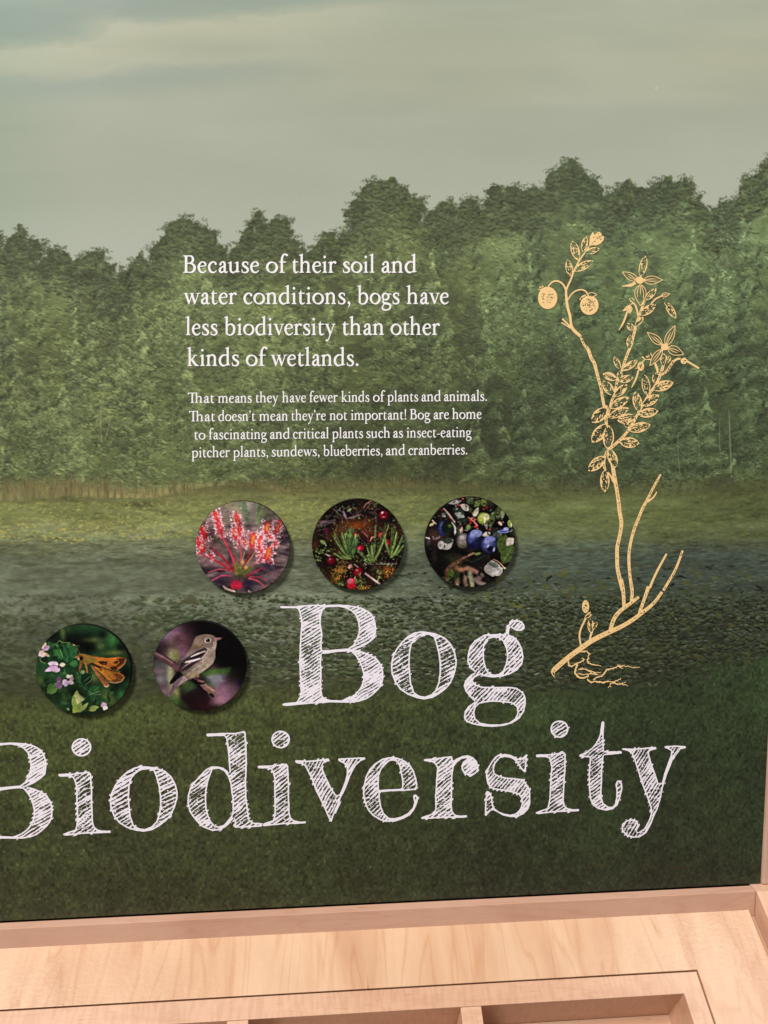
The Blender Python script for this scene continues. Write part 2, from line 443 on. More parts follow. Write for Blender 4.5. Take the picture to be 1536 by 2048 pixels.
        mid = ((x0 + x1) / 2 + rg.normal(0, 2), (y0 + y1) / 2, w)
        mix_in(img, to_canvas_w(stroke_poly([(x0, y0, w), mid, (x1, y1, w * 0.6)])), rgb(158, 156, 118), a)
    # light veil over the distant wood, stronger towards the tops
    img *= 1 + mask[..., None] * (np.array([0.07, 0.08, 0.09], np.float32) + sstep(760, 1250, X)[..., None] * np.array([-0.03, 0.04, 0.10], np.float32))
    veil = sstep(760, 380, Y) * 0.10 + 0.12
    img += (rgb(122, 132, 98) - img) * (veil * mask)[..., None]
    dep = Y - np.interp(X, sky[:, 0], sky[:, 1])
    img *= (1 - 0.17 * sstep(95, 30, dep + 16 * f2) * mask)[..., None]
    for x, dy, w_, h_ in [(262, -10, 30, 60), (283, -12, 26, 60), (42, -4, 40, 50), (505, -6, 34, 60), (1235, -6, 34, 60), (1260, -8, 30, 70), (1384, -6, 30, 60), (1484, -12, 50, 90), (1530, -8, 60, 120), (648, -6, 30, 50), (1006, -6, 30, 50), (120, -6, 30, 50), (195, -8, 34, 60), (905, -4, 30, 50), (1440, -14, 40, 110)]:
        crown(x, np.interp(x, sky[:, 0], sky[:, 1]) + dy, w_, h_, 0, (80, 90, 63))
    # single tufts and twigs that stick out of the tops
    for k in rg.integers(0, len(rim), 420):
        o_ = rim[k] - nrm[k] * 0 + (rg.normal(0, 3), -rg.uniform(1, 9)); m_ = int(rg.uniform(5, 14))
        c = to_canvas(o_ + rg.normal(0, 1, (m_, 2)) * (4.2, 1.9))
        dabs(img, c[:, 0], c[:, 1], rg.uniform(2, 6, m_), rg.uniform(1, 2.5, m_), rg.normal(0, 40, m_), (rgb(80, 90, 63) * rg.uniform(0.85, 1.15, (m_, 1))).astype(np.float32), rg.uniform(0.45, 0.85, m_))
    # shaded undersides of the tufts near the sky
    n = 2600
    px = rg.uniform(-320, 1680, n); ytop = np.interp(px, sky[:, 0], sky[:, 1]); py = ytop + 9 + rg.random(n) * 80
    c = to_canvas(np.stack([px, py], 1)); ix = np.clip(c[:, 0].astype(int), 0, MW - 1); iy = np.clip(c[:, 1].astype(int), 0, MH - 1)
    ok = mask[iy, ix] > 0.5; c = c[ok]; n = len(c)
    dabs(img, c[:, 0], c[:, 1] + 4, rg.uniform(8, 18, n), rg.uniform(2.5, 5, n), rg.normal(0, 18, n), np.tile(rgb(62, 70, 50), (n, 1)), rg.uniform(0.25, 0.6, n))
    dabs(img, c[:, 0], c[:, 1], rg.uniform(8, 16, n), rg.uniform(2, 4, n), rg.normal(0, 18, n), (rgb(104, 115, 80) * rg.uniform(0.9, 1.1, (n, 1))).astype(np.float32), rg.uniform(0.25, 0.55, n))
    # specks of sky in the thin crowns
    n = 150
    px = rg.uniform(-100, 1560, n); py = np.interp(px, sky[:, 0], sky[:, 1]) + rg.uniform(8, 30, n)
    c = to_canvas(np.stack([px, py], 1))
    dabs(img, c[:, 0], c[:, 1], rg.uniform(2, 6, n), rg.uniform(1, 2.5, n), rg.normal(0, 50, n), np.tile(rgb(150, 158, 132), (n, 1)), rg.uniform(0.3, 0.7, n))

    # ---- the bog in front of the wood
    g1 = noise(MH, MW, 90, 16, 4, 21); g2 = noise(MH, MW, 16, 4, 3, 22); g3 = noise(MH, MW, 260, 90, 4, 23); g4 = noise(MH, MW, 7, 3, 2, 24)
    right = sstep(500, 1250, X)
    pool = ramp(Y + 8 * g1, [(975, (114, 116, 74)), (1010, (122, 128, 80)), (1045, (128, 134, 86)), (1075, (122, 130, 94)), (1120, (112, 121, 98)),
                             (1170, (108, 118, 96)), (1215, (118, 128, 108)), (1245, (104, 113, 92)), (1300, (86, 94, 74)), (1350, (78, 84, 60)), (1420, (72, 80, 46))])
    poolr = ramp(Y + 8 * g1, [(975, (92, 102, 64)), (1040, (100, 111, 70)), (1075, (96, 106, 74)), (1110, (80, 94, 82)), (1150, (70, 82, 72)),
                              (1200, (60, 70, 54)), (1280, (54, 63, 48)), (1350, (50, 58, 42)), (1420, (54, 66, 40))])
    pool += (poolr - pool) * right[..., None]
    pool *= (1 + 0.055 * g1 + 0.05 * g2 + 0.045 * g3 + 0.03 * g4)[..., None]
    shore = 978 + 22 * sstep(450, 120, X) + 4 * g1 + 3 * sstep(800, 1000, X)
    pm = sstep(-9, 9, Y - shore - 3 * g2)
    # reeds along the far shore
    reed = ramp(Y, [(940, (112, 112, 70)), (962, (130, 116, 78)), (980, (136, 122, 82)), (1000, (152, 142, 98))])
    reed_r = ramp(Y, [(935, (98, 98, 58)), (960, (108, 102, 62)), (985, (116, 110, 66))])
    reed += (reed_r - reed) * sstep(520, 720, X)[..., None]
    rv = noise(MH, MW, 7, 60, 3, 31); rv2 = noise(MH, MW, 3, 16, 2, 32)
    reed *= (1 + 0.07 * rv + 0.07 * rv2)[..., None]
    top = np.interp(X, [-400, 0, 140, 200, 260, 420, 600, 800, 1000, 1200, 1540, 1800], [965, 963, 957, 960, 975, 978, 962, 958, 972, 965, 958, 960])
    rm = sstep(-12, 14, Y - top - 6 * rv - 6 * rv2) * (1 - 0.55 * sstep(950, 1150, X)) * (1 - pm * 0.0)
    img += (reed - img) * (rm * 0.72)[..., None]
    img += (pool - img) * pm[..., None]
    # pale feet of the reeds, left
    ft = np.exp(-((Y - shore + 7) / 6.5) ** 2) * sstep(140, 190, X) * sstep(620, 430, X) * np.clip(0.5 + 0.6 * rv + 0.4 * rv2, 0, 1)
    img += (rgb(192, 176, 118) - img) * (ft * 0.5)[..., None]
    dk = np.exp(-((Y - shore - 2) / 3.5) ** 2) * np.clip(0.6 + 0.4 * g2, 0, 1)
    img += (rgb(84, 86, 54) - img) * (dk * 0.5)[..., None]

    def scatter(n, x0, x1, y0, y1, cols, Lr, Wr, ar, alr, pw=1.0, field=None, cut=0.0):
        px = rg.uniform(x0, x1, n); py = y0 + rg.random(n) ** pw * (y1 - y0)
        c = to_canvas(np.stack([px, py], 1))
        ix = np.clip(c[:, 0].astype(int), 0, MW - 1); iy = np.clip(c[:, 1].astype(int), 0, MH - 1)
        keep = np.ones(n, bool) if field is None else (field[iy, ix] > cut)
        c = c[keep]; m = len(c)
        q = np.asarray(cols, np.float32)[rg.integers(0, len(cols), m)] / 255 * rg.uniform(0.88, 1.12, (m, 1)).astype(np.float32)
        dk = 1 - 0.22 * sstep(800, 1400, px[keep])
        q = (q * dk[:, None]).astype(np.float32)
        dabs(img, c[:, 0], c[:, 1], rg.uniform(*Lr, m), rg.uniform(*Wr, m), rg.normal(ar[0], ar[1], m), q, rg.uniform(*alr, m))

    scatter(2600, -300, 1560, 955, 1000, [(128, 116, 76), (112, 106, 66), (140, 128, 86), (98, 98, 58), (108, 114, 64)], (4, 13), (1, 2), (86, 12), (0.25, 0.6))
    scatter(900, 560, 1560, 930, 990, [(86, 96, 56), (100, 104, 62), (74, 80, 50)], (4, 12), (2, 5), (20, 40), (0.3, 0.6))
    yel = [(168, 164, 88), (156, 156, 84), (180, 176, 100), (146, 150, 82), (128, 140, 76)]
    scatter(2600, -300, 760, 1002, 1080, yel, (3, 9), (1.5, 3.5), (0, 18), (0.35, 0.8), 1, g3, -0.9)
    scatter(1800, 560, 1540, 985, 1075, [(140, 146, 76), (128, 138, 72), (156, 156, 80), (116, 128, 68)], (3, 10), (1, 3), (0, 22), (0.3, 0.7))
    scatter(1500, -300, 1540, 985, 1090, [(110, 120, 64), (98, 108, 60), (132, 140, 76)], (3, 9), (1, 2), (80, 14), (0.25, 0.6))
    scatter(120, -100, 560, 1050, 1085, [(186, 178, 96)], (5, 11), (3, 5), (0, 12), (0.4, 0.7), 1, g3, 0.0)
    scatter(70, -300, 1560, 1000, 1075, [(112, 124, 72), (136, 138, 84), (104, 112, 70), (126, 132, 92)], (40, 110), (5, 11), (0, 3), (0.15, 0.35))
    # ripples
    wl = [(132, 140, 112), (120, 128, 100), (142, 150, 124)]
    wd_ = [(88, 92, 68), (78, 82, 60), (96, 98, 76)]
    scatter(3600, -300, 1580, 1080, 1230, wd_, (5, 20), (1, 2), (-1, 6), (0.25, 0.6))
    scatter(3600, -300, 1580, 1080, 1250, wl, (4, 16), (1, 2), (-1, 8), (0.2, 0.5))
    scatter(140, 880, 1536, 1085, 1140, [(52, 60, 50)], (16, 40), (1.5, 4), (0, 4), (0.2, 0.45))
    for bx, by, bl in [(40, 1160, 60), (160, 1125, 90), (230, 1118, 60), (330, 1095, 60), (60, 1128, 60), (1350, 1130, 120), (1270, 1128, 60), (1460, 1017, 50), (1160, 1100, 60)]:
        mix_in(img, to_canvas_w(stroke_poly([(bx - bl / 2, by, 1), (bx, by + 2, 7), (bx + bl / 2, by, 1)])), rgb(76, 76, 54), 0.55)
    # lily pads: bigger towards the viewer
    for y0, y1, n, Ls, Ws in [(1190, 1250, 900, (6, 14), (2, 5)), (1230, 1310, 1500, (8, 18), (3, 7)), (1290, 1365, 1300, (9, 22), (3.5, 8))]:
        scatter(n, -300, 1600, y0, y1, [(76, 80, 54), (66, 70, 46), (86, 92, 64), (92, 100, 66), (58, 62, 42), (80, 90, 56)], Ls, Ws, (0, 20), (0.5, 0.9))
        scatter(int(n * 0.9), -300, 1600, y0, y1, [(50, 56, 40), (45, 52, 37)], (Ls[0], Ls[1]), (1.5, 3.5), (0, 20), (0.4, 0.8))
        scatter(int(n * 0.75), -300, 1600, y0, y1 - 8, [(142, 154, 132), (126, 140, 118), (158, 168, 148), (112, 124, 98)], (Ls[0] * .7, Ls[1] * .8), (1, 2), (4, 16), (0.3, 0.7))
    scatter(1500, -300, 760, 1085, 1230, [(140, 146, 118), (150, 156, 130), (128, 136, 108)], (8, 26), (1, 2), (-1, 5), (0.2, 0.5), 1, g1, -0.2)
    scatter(1200, -300, 760, 1090, 1225, [(74, 76, 54), (84, 86, 62)], (8, 28), (1, 2.5), (-1, 5), (0.25, 0.55), 1, -g1, 0.1)
    scatter(1700, -300, 820, 1225, 1385, [(148, 158, 136), (134, 146, 122), (158, 168, 150)], (5, 17), (1, 2.5), (2, 16), (0.3, 0.75), 1, g1 + g3, 0.0)
    scatter(1300, -300, 820, 1235, 1390, [(68, 70, 48), (60, 62, 42), (76, 78, 54)], (7, 20), (2, 6), (0, 18), (0.4, 0.8), 1, -g1 - g3, 0.0)
    scatter(2200, 760, 1590, 1150, 1370, [(128, 144, 132), (112, 130, 116), (140, 154, 142)], (5, 16), (1, 2), (10, 16), (0.3, 0.7), 1, g1, 0.0)
    scatter(900, 760, 1590, 1130, 1380, [(40, 46, 34), (34, 40, 30), (50, 56, 38)], (6, 20), (2, 5), (5, 18), (0.4, 0.8), 1, -g1, 0.0)
    scatter(160, 900, 1500, 1140, 1330, [(98, 108, 54), (88, 100, 52), (112, 112, 56)], (12, 22), (8, 13), (0, 20), (0.25, 0.55))
    scatter(50, 560, 1400, 1200, 1330, [(126, 104, 44), (116, 92, 52)], (4, 9), (2, 5), (0, 40), (0.3, 0.5))
    for k in range(90):
        x = rg.uniform(-250, 1560); y = 1215 + 160 * rg.random(); m_ = int(rg.uniform(8, 22)); sp = rg.uniform(16, 46)
        cx = rg.normal(x, sp, m_); cy = rg.normal(y, sp * 0.2, m_)
        c = to_canvas(np.stack([cx, cy], 1)); f = 1 - 0.3 * sstep(500, 1300, x)
        dabs(img, c[:, 0], c[:, 1], rg.uniform(9, 24, m_), rg.uniform(4, 9, m_), rg.normal(2, 14, m_), (rgb(62, 70, 48) * f * rg.uniform(0.8, 1.25, (m_, 1))).astype(np.float32), rg.uniform(0.35, 0.75, m_))
        m_ = m_ // 2 + 2
        cx = rg.normal(x, sp, m_); cy = rg.normal(y - 3, sp * 0.2, m_); c = to_canvas(np.stack([cx, cy], 1))
        dabs(img, c[:, 0], c[:, 1], rg.uniform(6, 18, m_), rg.uniform(1, 2.5, m_), rg.normal(6, 14, m_), (rgb(142, 156, 140) * f * rg.uniform(0.85, 1.1, (m_, 1))).astype(np.float32), rg.uniform(0.35, 0.75, m_))
    n = 4200
    py = np.sort(1195 + 190 * rg.random(n)); px = rg.uniform(-300, 1590, n)
    c = to_canvas(np.stack([px, py], 1)); ix = np.clip(c[:, 0].astype(int), 0, MW - 1); iy = np.clip(c[:, 1].astype(int), 0, MH - 1)
    lim = np.interp(px, [-300, 0, 300, 600, 900, 1100, 1300, 1400, 1540], [1400, 1392, 1382, 1362, 1368, 1378, 1362, 1325, 1300])
    ok = (g1[iy, ix] + 0.8 * g3[iy, ix] + 0.9 * sstep(450, 1000, px) > 0.62) & (py < lim); c = c[ok]; px = px[ok]; py = py[ok]; n = len(c)
    big = (0.55 + 0.6 * (py - 1195) / 190)
    Lp = rg.uniform(9, 22, n) * big; Wp = Lp * rg.uniform(0.34, 0.5, n); an = rg.normal(2, 12, n)
    f = (1 - 0.30 * sstep(450, 1300, px))[:, None]
    pal = np.array([(78, 90, 60), (68, 80, 52), (92, 104, 72), (84, 100, 64), (74, 82, 52)], np.float32)[rg.integers(0, 5, n)] / 255 * f
    for k in range(n):
        for dy, col, L_, W_, al in ((2.5, rgb(48, 53, 38) * f[k], Lp[k] * 1.05, Wp[k], 0.7), (0, pal[k], Lp[k], Wp[k], 0.85), (-Wp[k] * 0.34, rgb(138, 152, 134) * f[k] if k % 3 else pal[k] * 1.25, Lp[k] * 0.7, 1.2, 0.6)):
            dabs(img, c[k:k + 1, 0], c[k:k + 1, 1] + dy, [L_], [W_], [an[k]], [np.asarray(col, np.float32)], [al])
    # dark mounds, left
    for bx, by, s in [(380, 1208, 20), (292, 1252, 11), (270, 1300, 9), (700, 1295, 12), (590, 1300, 12)]:
        mix_in(img, to_canvas_w(np.array([(bx - s * 1.2, by), (bx - s * .5, by - s * .6), (bx, by - s), (bx + s * .6, by - s * .7), (bx + s, by)])), rgb(82, 84, 56), 0.75)
    # ---- grass at the foot
    gr = ramp(Y, [(1320, (80, 88, 52)), (1400, (78, 86, 49)), (1500, (72, 80, 46)), (1620, (66, 74, 44)), (1720, (62, 68, 42)), (1800, (60, 64, 41)), (1860, (64, 68, 44))])
    grr = ramp(Y, [(1320, (52, 66, 42)), (1400, (52, 66, 42)), (1500, (50, 62, 40)), (1620, (48, 58, 38)), (1720, (46, 54, 37)), (1800, (46, 52, 38))])
    gr += (grr - gr) * sstep(350, 1350, X)[..., None]
    h1 = noise(MH, MW, 130, 150, 4, 41); h2 = noise(MH, MW, 24, 18, 3, 42); h3 = noise(MH, MW, 5, 6, 2, 43)
    gr = gr * (1 + 0.035 * h1 + 0.035 * h2 + 0.09 * h3)[..., None] + (0.014 * h1[..., None] * rgb(-30, 34, -20))
    gm = sstep(-16, 20, Y - np.interp(X, [-400, 0, 300, 600, 900, 1100, 1300, 1400, 1540], [1420, 1405, 1395, 1372, 1380, 1392, 1375, 1330, 1310]) - 7 * h2)
    img += (gr - img) * gm[..., None]
    # turf: tufts of fine leaves over dark gaps
    tuft = 0.5 * h2 + 0.3 * h1 + 0.3 * noise(MH, MW, 60, 50, 3, 44)
    scatter(15000, -350, 1590, 1370, 1850, [(44, 50, 31), (50, 56, 35), (56, 62, 38)], (3, 9), (1, 2.5), (-70, 30), (0.2, 0.5), 1, -tuft, -0.3)
    scatter(13000, -350, 1590, 1375, 1620, [(96, 110, 60), (86, 100, 55), (106, 116, 66), (78, 92, 50)], (2.5, 7), (1, 2), (-55, 45), (0.25, 0.6), 1, tuft, -0.2)
    scatter(9500, -350, 1590, 1590, 1845, [(84, 98, 58), (72, 88, 50), (94, 102, 66), (80, 86, 54)], (2.5, 6), (1, 2), (-40, 50), (0.25, 0.6), 1, tuft, 0.15)
    scatter(1500, -300, 1560, 1430, 1840, [(116, 128, 84), (106, 118, 76), (100, 112, 66)], (2.5, 6), (1, 2), (-20, 50), (0.3, 0.7), 1, tuft, 0.75)
    scatter(420, -300, 1540, 1390, 1830, [(98, 114, 64)], (16, 34), (0.8, 1.3), (-86, 7), (0.15, 0.4), 1, h1, 0.0)
    scatter(5200, -350, 1590, 1400, 1845, [(104, 120, 70), (94, 112, 62), (112, 124, 78), (88, 104, 58)], (2.5, 6.5), (1, 2.2), (-35, 55), (0.4, 0.85), 1, tuft + 0.5 * h3, 0.75)
    scatter(2600, -350, 1590, 1400, 1845, [(38, 43, 27), (42, 47, 30)], (3, 8), (1.5, 3), (-60, 35), (0.4, 0.75), 1, -tuft, 0.3)
    scatter(700, -300, 1560, 1390, 1830, [(92, 110, 60), (82, 98, 54)], (14, 40), (0.7, 1.2), (-86, 9), (0.2, 0.5), 1, h2, -0.3)
    scatter(12, 1180, 1420, 1715, 1765, [(74, 70, 46)], (22, 40), (7, 11), (-6, 12), (0.3, 0.5))  # broad dabs: a blurred reflection on the panel, painted into the print
    # dark seam of the printed border
    img += (RNG.standard_normal((MH, MW, 1)) * 0.006).astype(np.float32)
    soft = sstep(620, 200, X) * sstep(1080, 1150, Y) * sstep(1420, 1330, Y)
    img += (blur(img, 3) - img) * (soft * 0.55)[..., None]
    amt = 0.15 * mask * sstep(990, 960, Y) + 0.30 * sstep(990, 1100, Y) + 0.35 * sstep(1120, 1200, Y) * sstep(500, 1000, X) * sstep(1400, 1350, Y)
    img += (img - blur(img, 3)) * (amt * 0.8)[..., None] + (img - blur(img, 9)) * (amt * 0.35)[..., None]
    mix_in(img, to_canvas(np.array([(1308, 177), (1312, 174), (1316, 175), (1314, 178)], float)), rgb(222, 222, 208), 0.5)
    img *= (1 + 0.03 * sstep(960, 1010, Y))[..., None]
    return np.clip(img, 0.02, 1)


def to_canvas_w(poly):
    return to_canvas(np.asarray(poly)[:, :2])
# ------------------------------------------------------------------ old-style book letters, drawn with a brush
# every glyph: strokes 's' = rows (x, y, pen width), polygons 'p', dots 'd'; em = 100, y upwards
def _foot(x, w, l=5.5, r=5.5, y=0.0):
    return ('p', [(x - w / 2 - l, y), (x + w / 2 + r, y), (x + w / 2 + r, y + 2), (x + w / 2 + 1, y + 3.4), (x + w / 2, y + 7), (x - w / 2, y + 7), (x - w / 2 - 1, y + 3.4), (x - w / 2 - l, y + 2)])


def _flag(x, w, top):
    return ('p', [(x - w / 2 - 7, top - 6), (x - w / 2 - 7, top - 4.4), (x + w / 2 - 1, top + 1.5), (x + w / 2, top + 0.5), (x + w / 2, top - 9), (x - w / 2, top - 9), (x - w / 2, top - 5.2)])


def _stem(x, w, y0, y1):
    return ('p', [(x - w / 2, y0), (x + w / 2, y0), (x + w / 2, y1), (x - w / 2, y1)])


def _S(*r):
    return ('s', list(r))


_W = 7.8


def _glyphs():
    W = _W; G = {}
    arch = lambda o: [_S((o + 12, 31, 3), (o + 17, 38, 4), (o + 24, 41, 5.5), (o + 31.5, 38, 7), (o + 34.5, 30, W), (o + 34.5, 15, W), (o + 34.5, 4, W))]
    bowl_b = [_S((11, 32, 3), (19, 39.5, 4), (28, 40.5, 6), (37.5, 34, 8), (40.5, 21.5, 8.6), (36.5, 7.5, 7.6), (27, 0.6, 5), (17, 0.4, 4), (9.5, 4, 4))]
    bowl_d = [_S((38, 37, 3), (28, 40.8, 4), (17, 38.5, 6.5), (8.5, 29, 8.2), (6.5, 18, 8.6), (11, 6, 7.6), (20, 0.6, 6), (30, 3, 3.6), (38, 9, 3))]
    def ring(cx, cy, rx, ry, thin, thick, tilt=-18):
        out = []
        for k in range(15):
            a = 2 * math.pi * k / 14 + 1.2
            out.append((cx + rx * math.cos(a), cy + ry * math.sin(a), thin + (thick - thin) * abs(math.cos(a - math.radians(tilt))) ** 1.2))
        return ('s', out)
    G['n'] = (50, [_stem(11, W, 0, 41), _flag(11, W, 41.5), _foot(11, W), _foot(34.5 + 2, W)] + [_S((13, 31, 3), (18.5, 38, 4), (25.5, 41, 5.5), (33.5, 38, 7), (36.5, 30, W), (36.5, 15, W), (36.5, 4, W))])
    G['h'] = (50.5, [_stem(10, W, 0, 69), _flag(10, W, 70), _foot(10, W), _foot(37, W)] + [_S((12, 31, 3), (18, 38, 4), (25.5, 41, 5.5), (34, 38, 7), (37, 30, W), (37, 15, W), (37, 4, W))])
    G['m'] = (78, [_stem(11, W, 0, 41), _flag(11, W, 41.5), _foot(11, W), _foot(37.5, W), _foot(64, W)] + [_S((o + 13, 31, 3), (o + 18.5, 38, 4), (o + 25.5, 41, 5.5), (o + 33.5, 38, 7), (o + 37 - 0.5, 30, W), (o + 36.5, 15, W), (o + 36.5, 4, W)) for o in (1, 27.5)])
    G['u'] = (50.5, [_flag(11, W, 41), _flag(38, W, 41), _stem(38, W, 3, 40), _S((11, 40, W), (11, 22, W), (11.3, 11, W), (14, 3.6, 6.6), (21, 0.6, 5.4), (29, 3.6, 4), (37, 9.5, 3)), ('p', [(34.5, 0.5), (42, 2.5), (47, 3), (47, 4.6), (41.8, 6), (38, 8), (34.2, 8)])])
    G['i'] = (25.5, [_stem(12.5, W, 0, 41), _flag(12.5, W, 41.5), _foot(12.5, W), ('d', 12, 59, 4.8)])
    G['l'] = (25, [_stem(12.2, W, 0, 69), _flag(12.2, W, 70), _foot(12.2, W)])
    G['r'] = (35, [_stem(11, W, 0, 41), _flag(11, W, 41.5), _foot(11, W, 5.5, 7), _S((13, 29, 3), (17, 36, 4), (23, 40.5, 5), (29, 40, 6.5)), ('d', 29.5, 37.8, 4.4)])
    G['o'] = (49.5, [ring(24.5, 20.3, 18.6, 19.2, 3.8, 8.6)])
    G['c'] = (40.5, [_S((34.5, 31.5, 6.5), (32.5, 37, 5.5), (25, 40.6, 4.4), (15.5, 37.6, 6.6), (8.6, 28.5, 8.2), (7.6, 17.5, 8.4), (13, 5.6, 7.4), (22.5, 0.8, 5.6), (31, 3.2, 4), (37, 9, 2.6)), ('d', 33.2, 33, 3.8)])
    G['e'] = (41, [_S((8, 23.5, 3), (21, 24.6, 3.2), (34.5, 26.6, 3.4)), _S((34.5, 25.4, 4), (33.8, 33.5, 6.4), (28, 39.6, 5.2), (21.5, 40.8, 3.8), (14, 37, 6), (8.2, 28, 7.8), (7.4, 17.5, 8.4), (12.6, 5.8, 7.4), (22, 0.8, 5.6), (31, 3.2, 4), (37.5, 9.5, 2.6))])
    G['a'] = (41, [('d', 11.6, 31.4, 4.3), _S((11, 33, 5.5), (15.5, 38.6, 4.4), (21.5, 40.8, 5), (27, 38.2, 6.6), (28.8, 31, W), (28.8, 8, W), (30.4, 3, 6.2), (35.5, 1, 4.4), (40.6, 4.6, 2.4)), _S((28, 25.4, 3), (18, 21, 4.8), (10.6, 15, 7.2), (9.4, 7.4, 7.8), (13.6, 2.2, 6.6), (20, 2, 5), (28, 8, 3))])
    G['s'] = (35.5, [_S((29, 31, 3), (27.5, 37.5, 3.6), (19.5, 40.6, 4.4), (11.4, 37.2, 6.4), (9.4, 31, 7.4), (14.4, 25, 8), (21.6, 20, 8.4), (28.6, 14, 8), (28.6, 6.2, 6.6), (21.8, 0.8, 4.6), (12, 1.2, 3.8), (7, 5.4, 3), (5.6, 11.5, 3)), ('p', [(27.6, 29.5), (30.4, 29.5), (30, 41), (28, 41)]), ('p', [(4.6, 12.5), (7.2, 12.5), (8, 1), (5.4, 0)])])
    G['t'] = (32, [_S((14.4, 51, 1.5), (12.6, 42, 6.4), (12.2, 30, W), (12.2, 11, W), (14.6, 3, 6.8), (20.4, 0.8, 5.2), (29.4, 5, 2.4)), ('p', [(3, 38.4), (12, 38.6), (28, 38.6), (28.6, 42), (13, 41.8), (9, 43.5)])])
    G['f'] = (30.5, [_foot(13, W, 6, 8), _S((13, 0, W), (13, 35, W), (13.2, 50, W), (16, 62, 6.6), (22.4, 69, 5.2), (29, 69.2, 5)), ('d', 32, 66.2, 4.3), ('p', [(3, 38.4), (29, 38.4), (29.5, 41.8), (3, 41.4)])])
    G['b'] = (50, [('p', [(5.6, 4), (13, 1.5), (13.4, 70), (5.6, 66)]), _flag(9.5, W, 70)] + bowl_b)
    G['d'] = (50.5, [_stem(38, W, 4, 69), _flag(38, W, 70), ('p', [(34.5, 0.5), (42, 2.5), (47.5, 3), (47.5, 4.6), (42, 6), (38, 9), (34.1, 9)])] + bowl_d)
    G['p'] = (51, [_stem(11, W, -24, 41), _flag(11, W, 41.5), _foot(11, W, 6, 7, -25), _S((13, 32, 3), (21, 39.5, 4), (30, 40.5, 6), (39.5, 34, 8), (42.5, 21.5, 8.6), (38.5, 7.5, 7.6), (29, 0.6, 5), (19, 0.6, 4), (11.5, 4.5, 4))])
    G['g'] = (44.5, [ring(19, 27.6, 12.6, 12, 3.6, 7.6), ('p', [(27, 36.5), (33, 38.6), (42, 38.6), (43.5, 35.2), (34, 35), (29.5, 32.5)]), _S((11.5, 17, 3.4), (8.4, 11.5, 4.6), (9.8, 5.4, 6.4), (18, 2.4, 7.2), (30, 0.6, 7.4), (38.6, -4.6, 7.2), (38.6, -13.6, 6.4), (31, -21, 4.8), (19.4, -23.2, 4.6), (8.6, -20.6, 5.6), (5.6, -13.6, 5.6), (8.6, -6, 4.2), (15.6, 1.6, 3))])
    G['k'] = (48.5, [_stem(10, W, 0, 69), _flag(10, W, 70), _foot(10, W), _S((13, 20, 3), (22, 28, 3.8), (31, 38, 3.6)), ('p', [(24, 39), (41, 39), (41, 41), (24, 41)]), _S((17, 24.5, 5), (24, 16, 7.8), (33, 5.4, 8), (40, 1.4, 5)), ('p', [(30, 0), (47.5, 0), (47.5, 2), (40, 4), (33, 6)])])
    vee = lambda o: [('p', [(o + 3.4, 40.4), (o + 12, 40.4), (o + 25.4, 7), (o + 22.8, -0.8), (o + 20.8, -0.8)]), ('p', [(o + 20.8, -0.8), (o + 23.6, -0.8), (o + 38.6, 40), (o + 35, 40)])]
    sf = lambda a, b: ('p', [(a, 39.2), (b, 39.2), (b, 41.2), (a, 41.2)])
    G['v'] = (42.5, vee(1) + [sf(-1, 18.5), sf(29, 45)])
    G['w'] = (63.5, [('p', [(4, 40.4), (12.2, 40.4), (23.6, 8), (21, -0.8), (19, -0.8)]), ('p', [(19, -0.8), (21.8, -0.8), (34.6, 36), (31.6, 38)]),
                   ('p', [(27.6, 40.4), (35.6, 40.4), (47, 8), (44.2, -0.8), (42.2, -0.8)]), ('p', [(42.2, -0.8), (45, -0.8), (60, 40), (56.6, 40)]), sf(-1, 17), sf(23, 41), sf(50, 67)])
    G['y'] = (43, vee(0.5) + [sf(-1, 18), sf(28.5, 44.5), _S((23, 3, 3.4), (18, -10, 3.6), (14, -18.5, 4), (8.6, -22, 4.6)), ('d', 8, -21, 4.2)])
    G['B'] = (57.5, [_stem(14.5, 8.8, 0, 64.5), ('p', [(3, 0), (30, 0), (30, 3), (20, 3.6), (19, 8), (10, 8), (9, 3.6), (3, 2.2)]), ('p', [(3, 64.8), (30, 65), (30, 61.8), (19, 61), (19, 57), (10.2, 57), (9, 61.4), (3, 62.8)]),
                     _S((28, 63.4, 3.4), (37, 61, 6), (42, 51.5, 8.8), (38.5, 40.6, 7.4), (28, 35.6, 4), (18, 35.2, 3.4)), _S((18, 34.8, 3.4), (32, 35.2, 4), (44, 29.5, 7.4), (48.6, 18.6, 9.2), (44, 6.6, 8), (33.4, 1.4, 4.4), (22, 1.6, 3.4))])
    G['T'] = (60, [_stem(29.5, 8.8, 0, 63), _foot(29.5, 8.8, 8, 8), ('p', [(5, 61.4), (54, 61.4), (54.6, 65), (4.6, 65)]), ('p', [(2.6, 52), (4.2, 52), (9, 61), (10, 65), (3, 66)]), ('p', [(56.6, 52), (55, 52), (50, 61), (49, 65), (56, 66)])])
    G['~'] = (94, [_stem(27, 8.8, 0, 63), _foot(27, 8.8, 8, 6), ('p', [(5, 61.4), (56, 62), (57, 65.6), (4.6, 65)]), ('p', [(0.6, 52), (2.4, 52), (8, 61), (10, 65), (1.5, 66)]), _stem(53.5, W, 0, 67), _foot(53.5, W), _foot(80.5, W), _S((55.5, 31, 3), (61.5, 38, 4), (69, 41, 5.5), (77.5, 38, 7), (80.5, 30, W), (80.5, 15, W), (80.5, 4, W))])
    G['.'] = (22, [('d', 10.5, 4, 5.2)])
    G[','] = (22, [('d', 11, 4.4, 5), _S((14.2, 4, 4.4), (14, -3, 4), (10.5, -9, 2.6), (6, -12.6, 1.4))])
    G['!'] = (24, [('d', 12, 4, 5.2), ('p', [(10.6, 16), (13.4, 16), (16.6, 62), (14, 66), (10, 66), (7.4, 62)])])
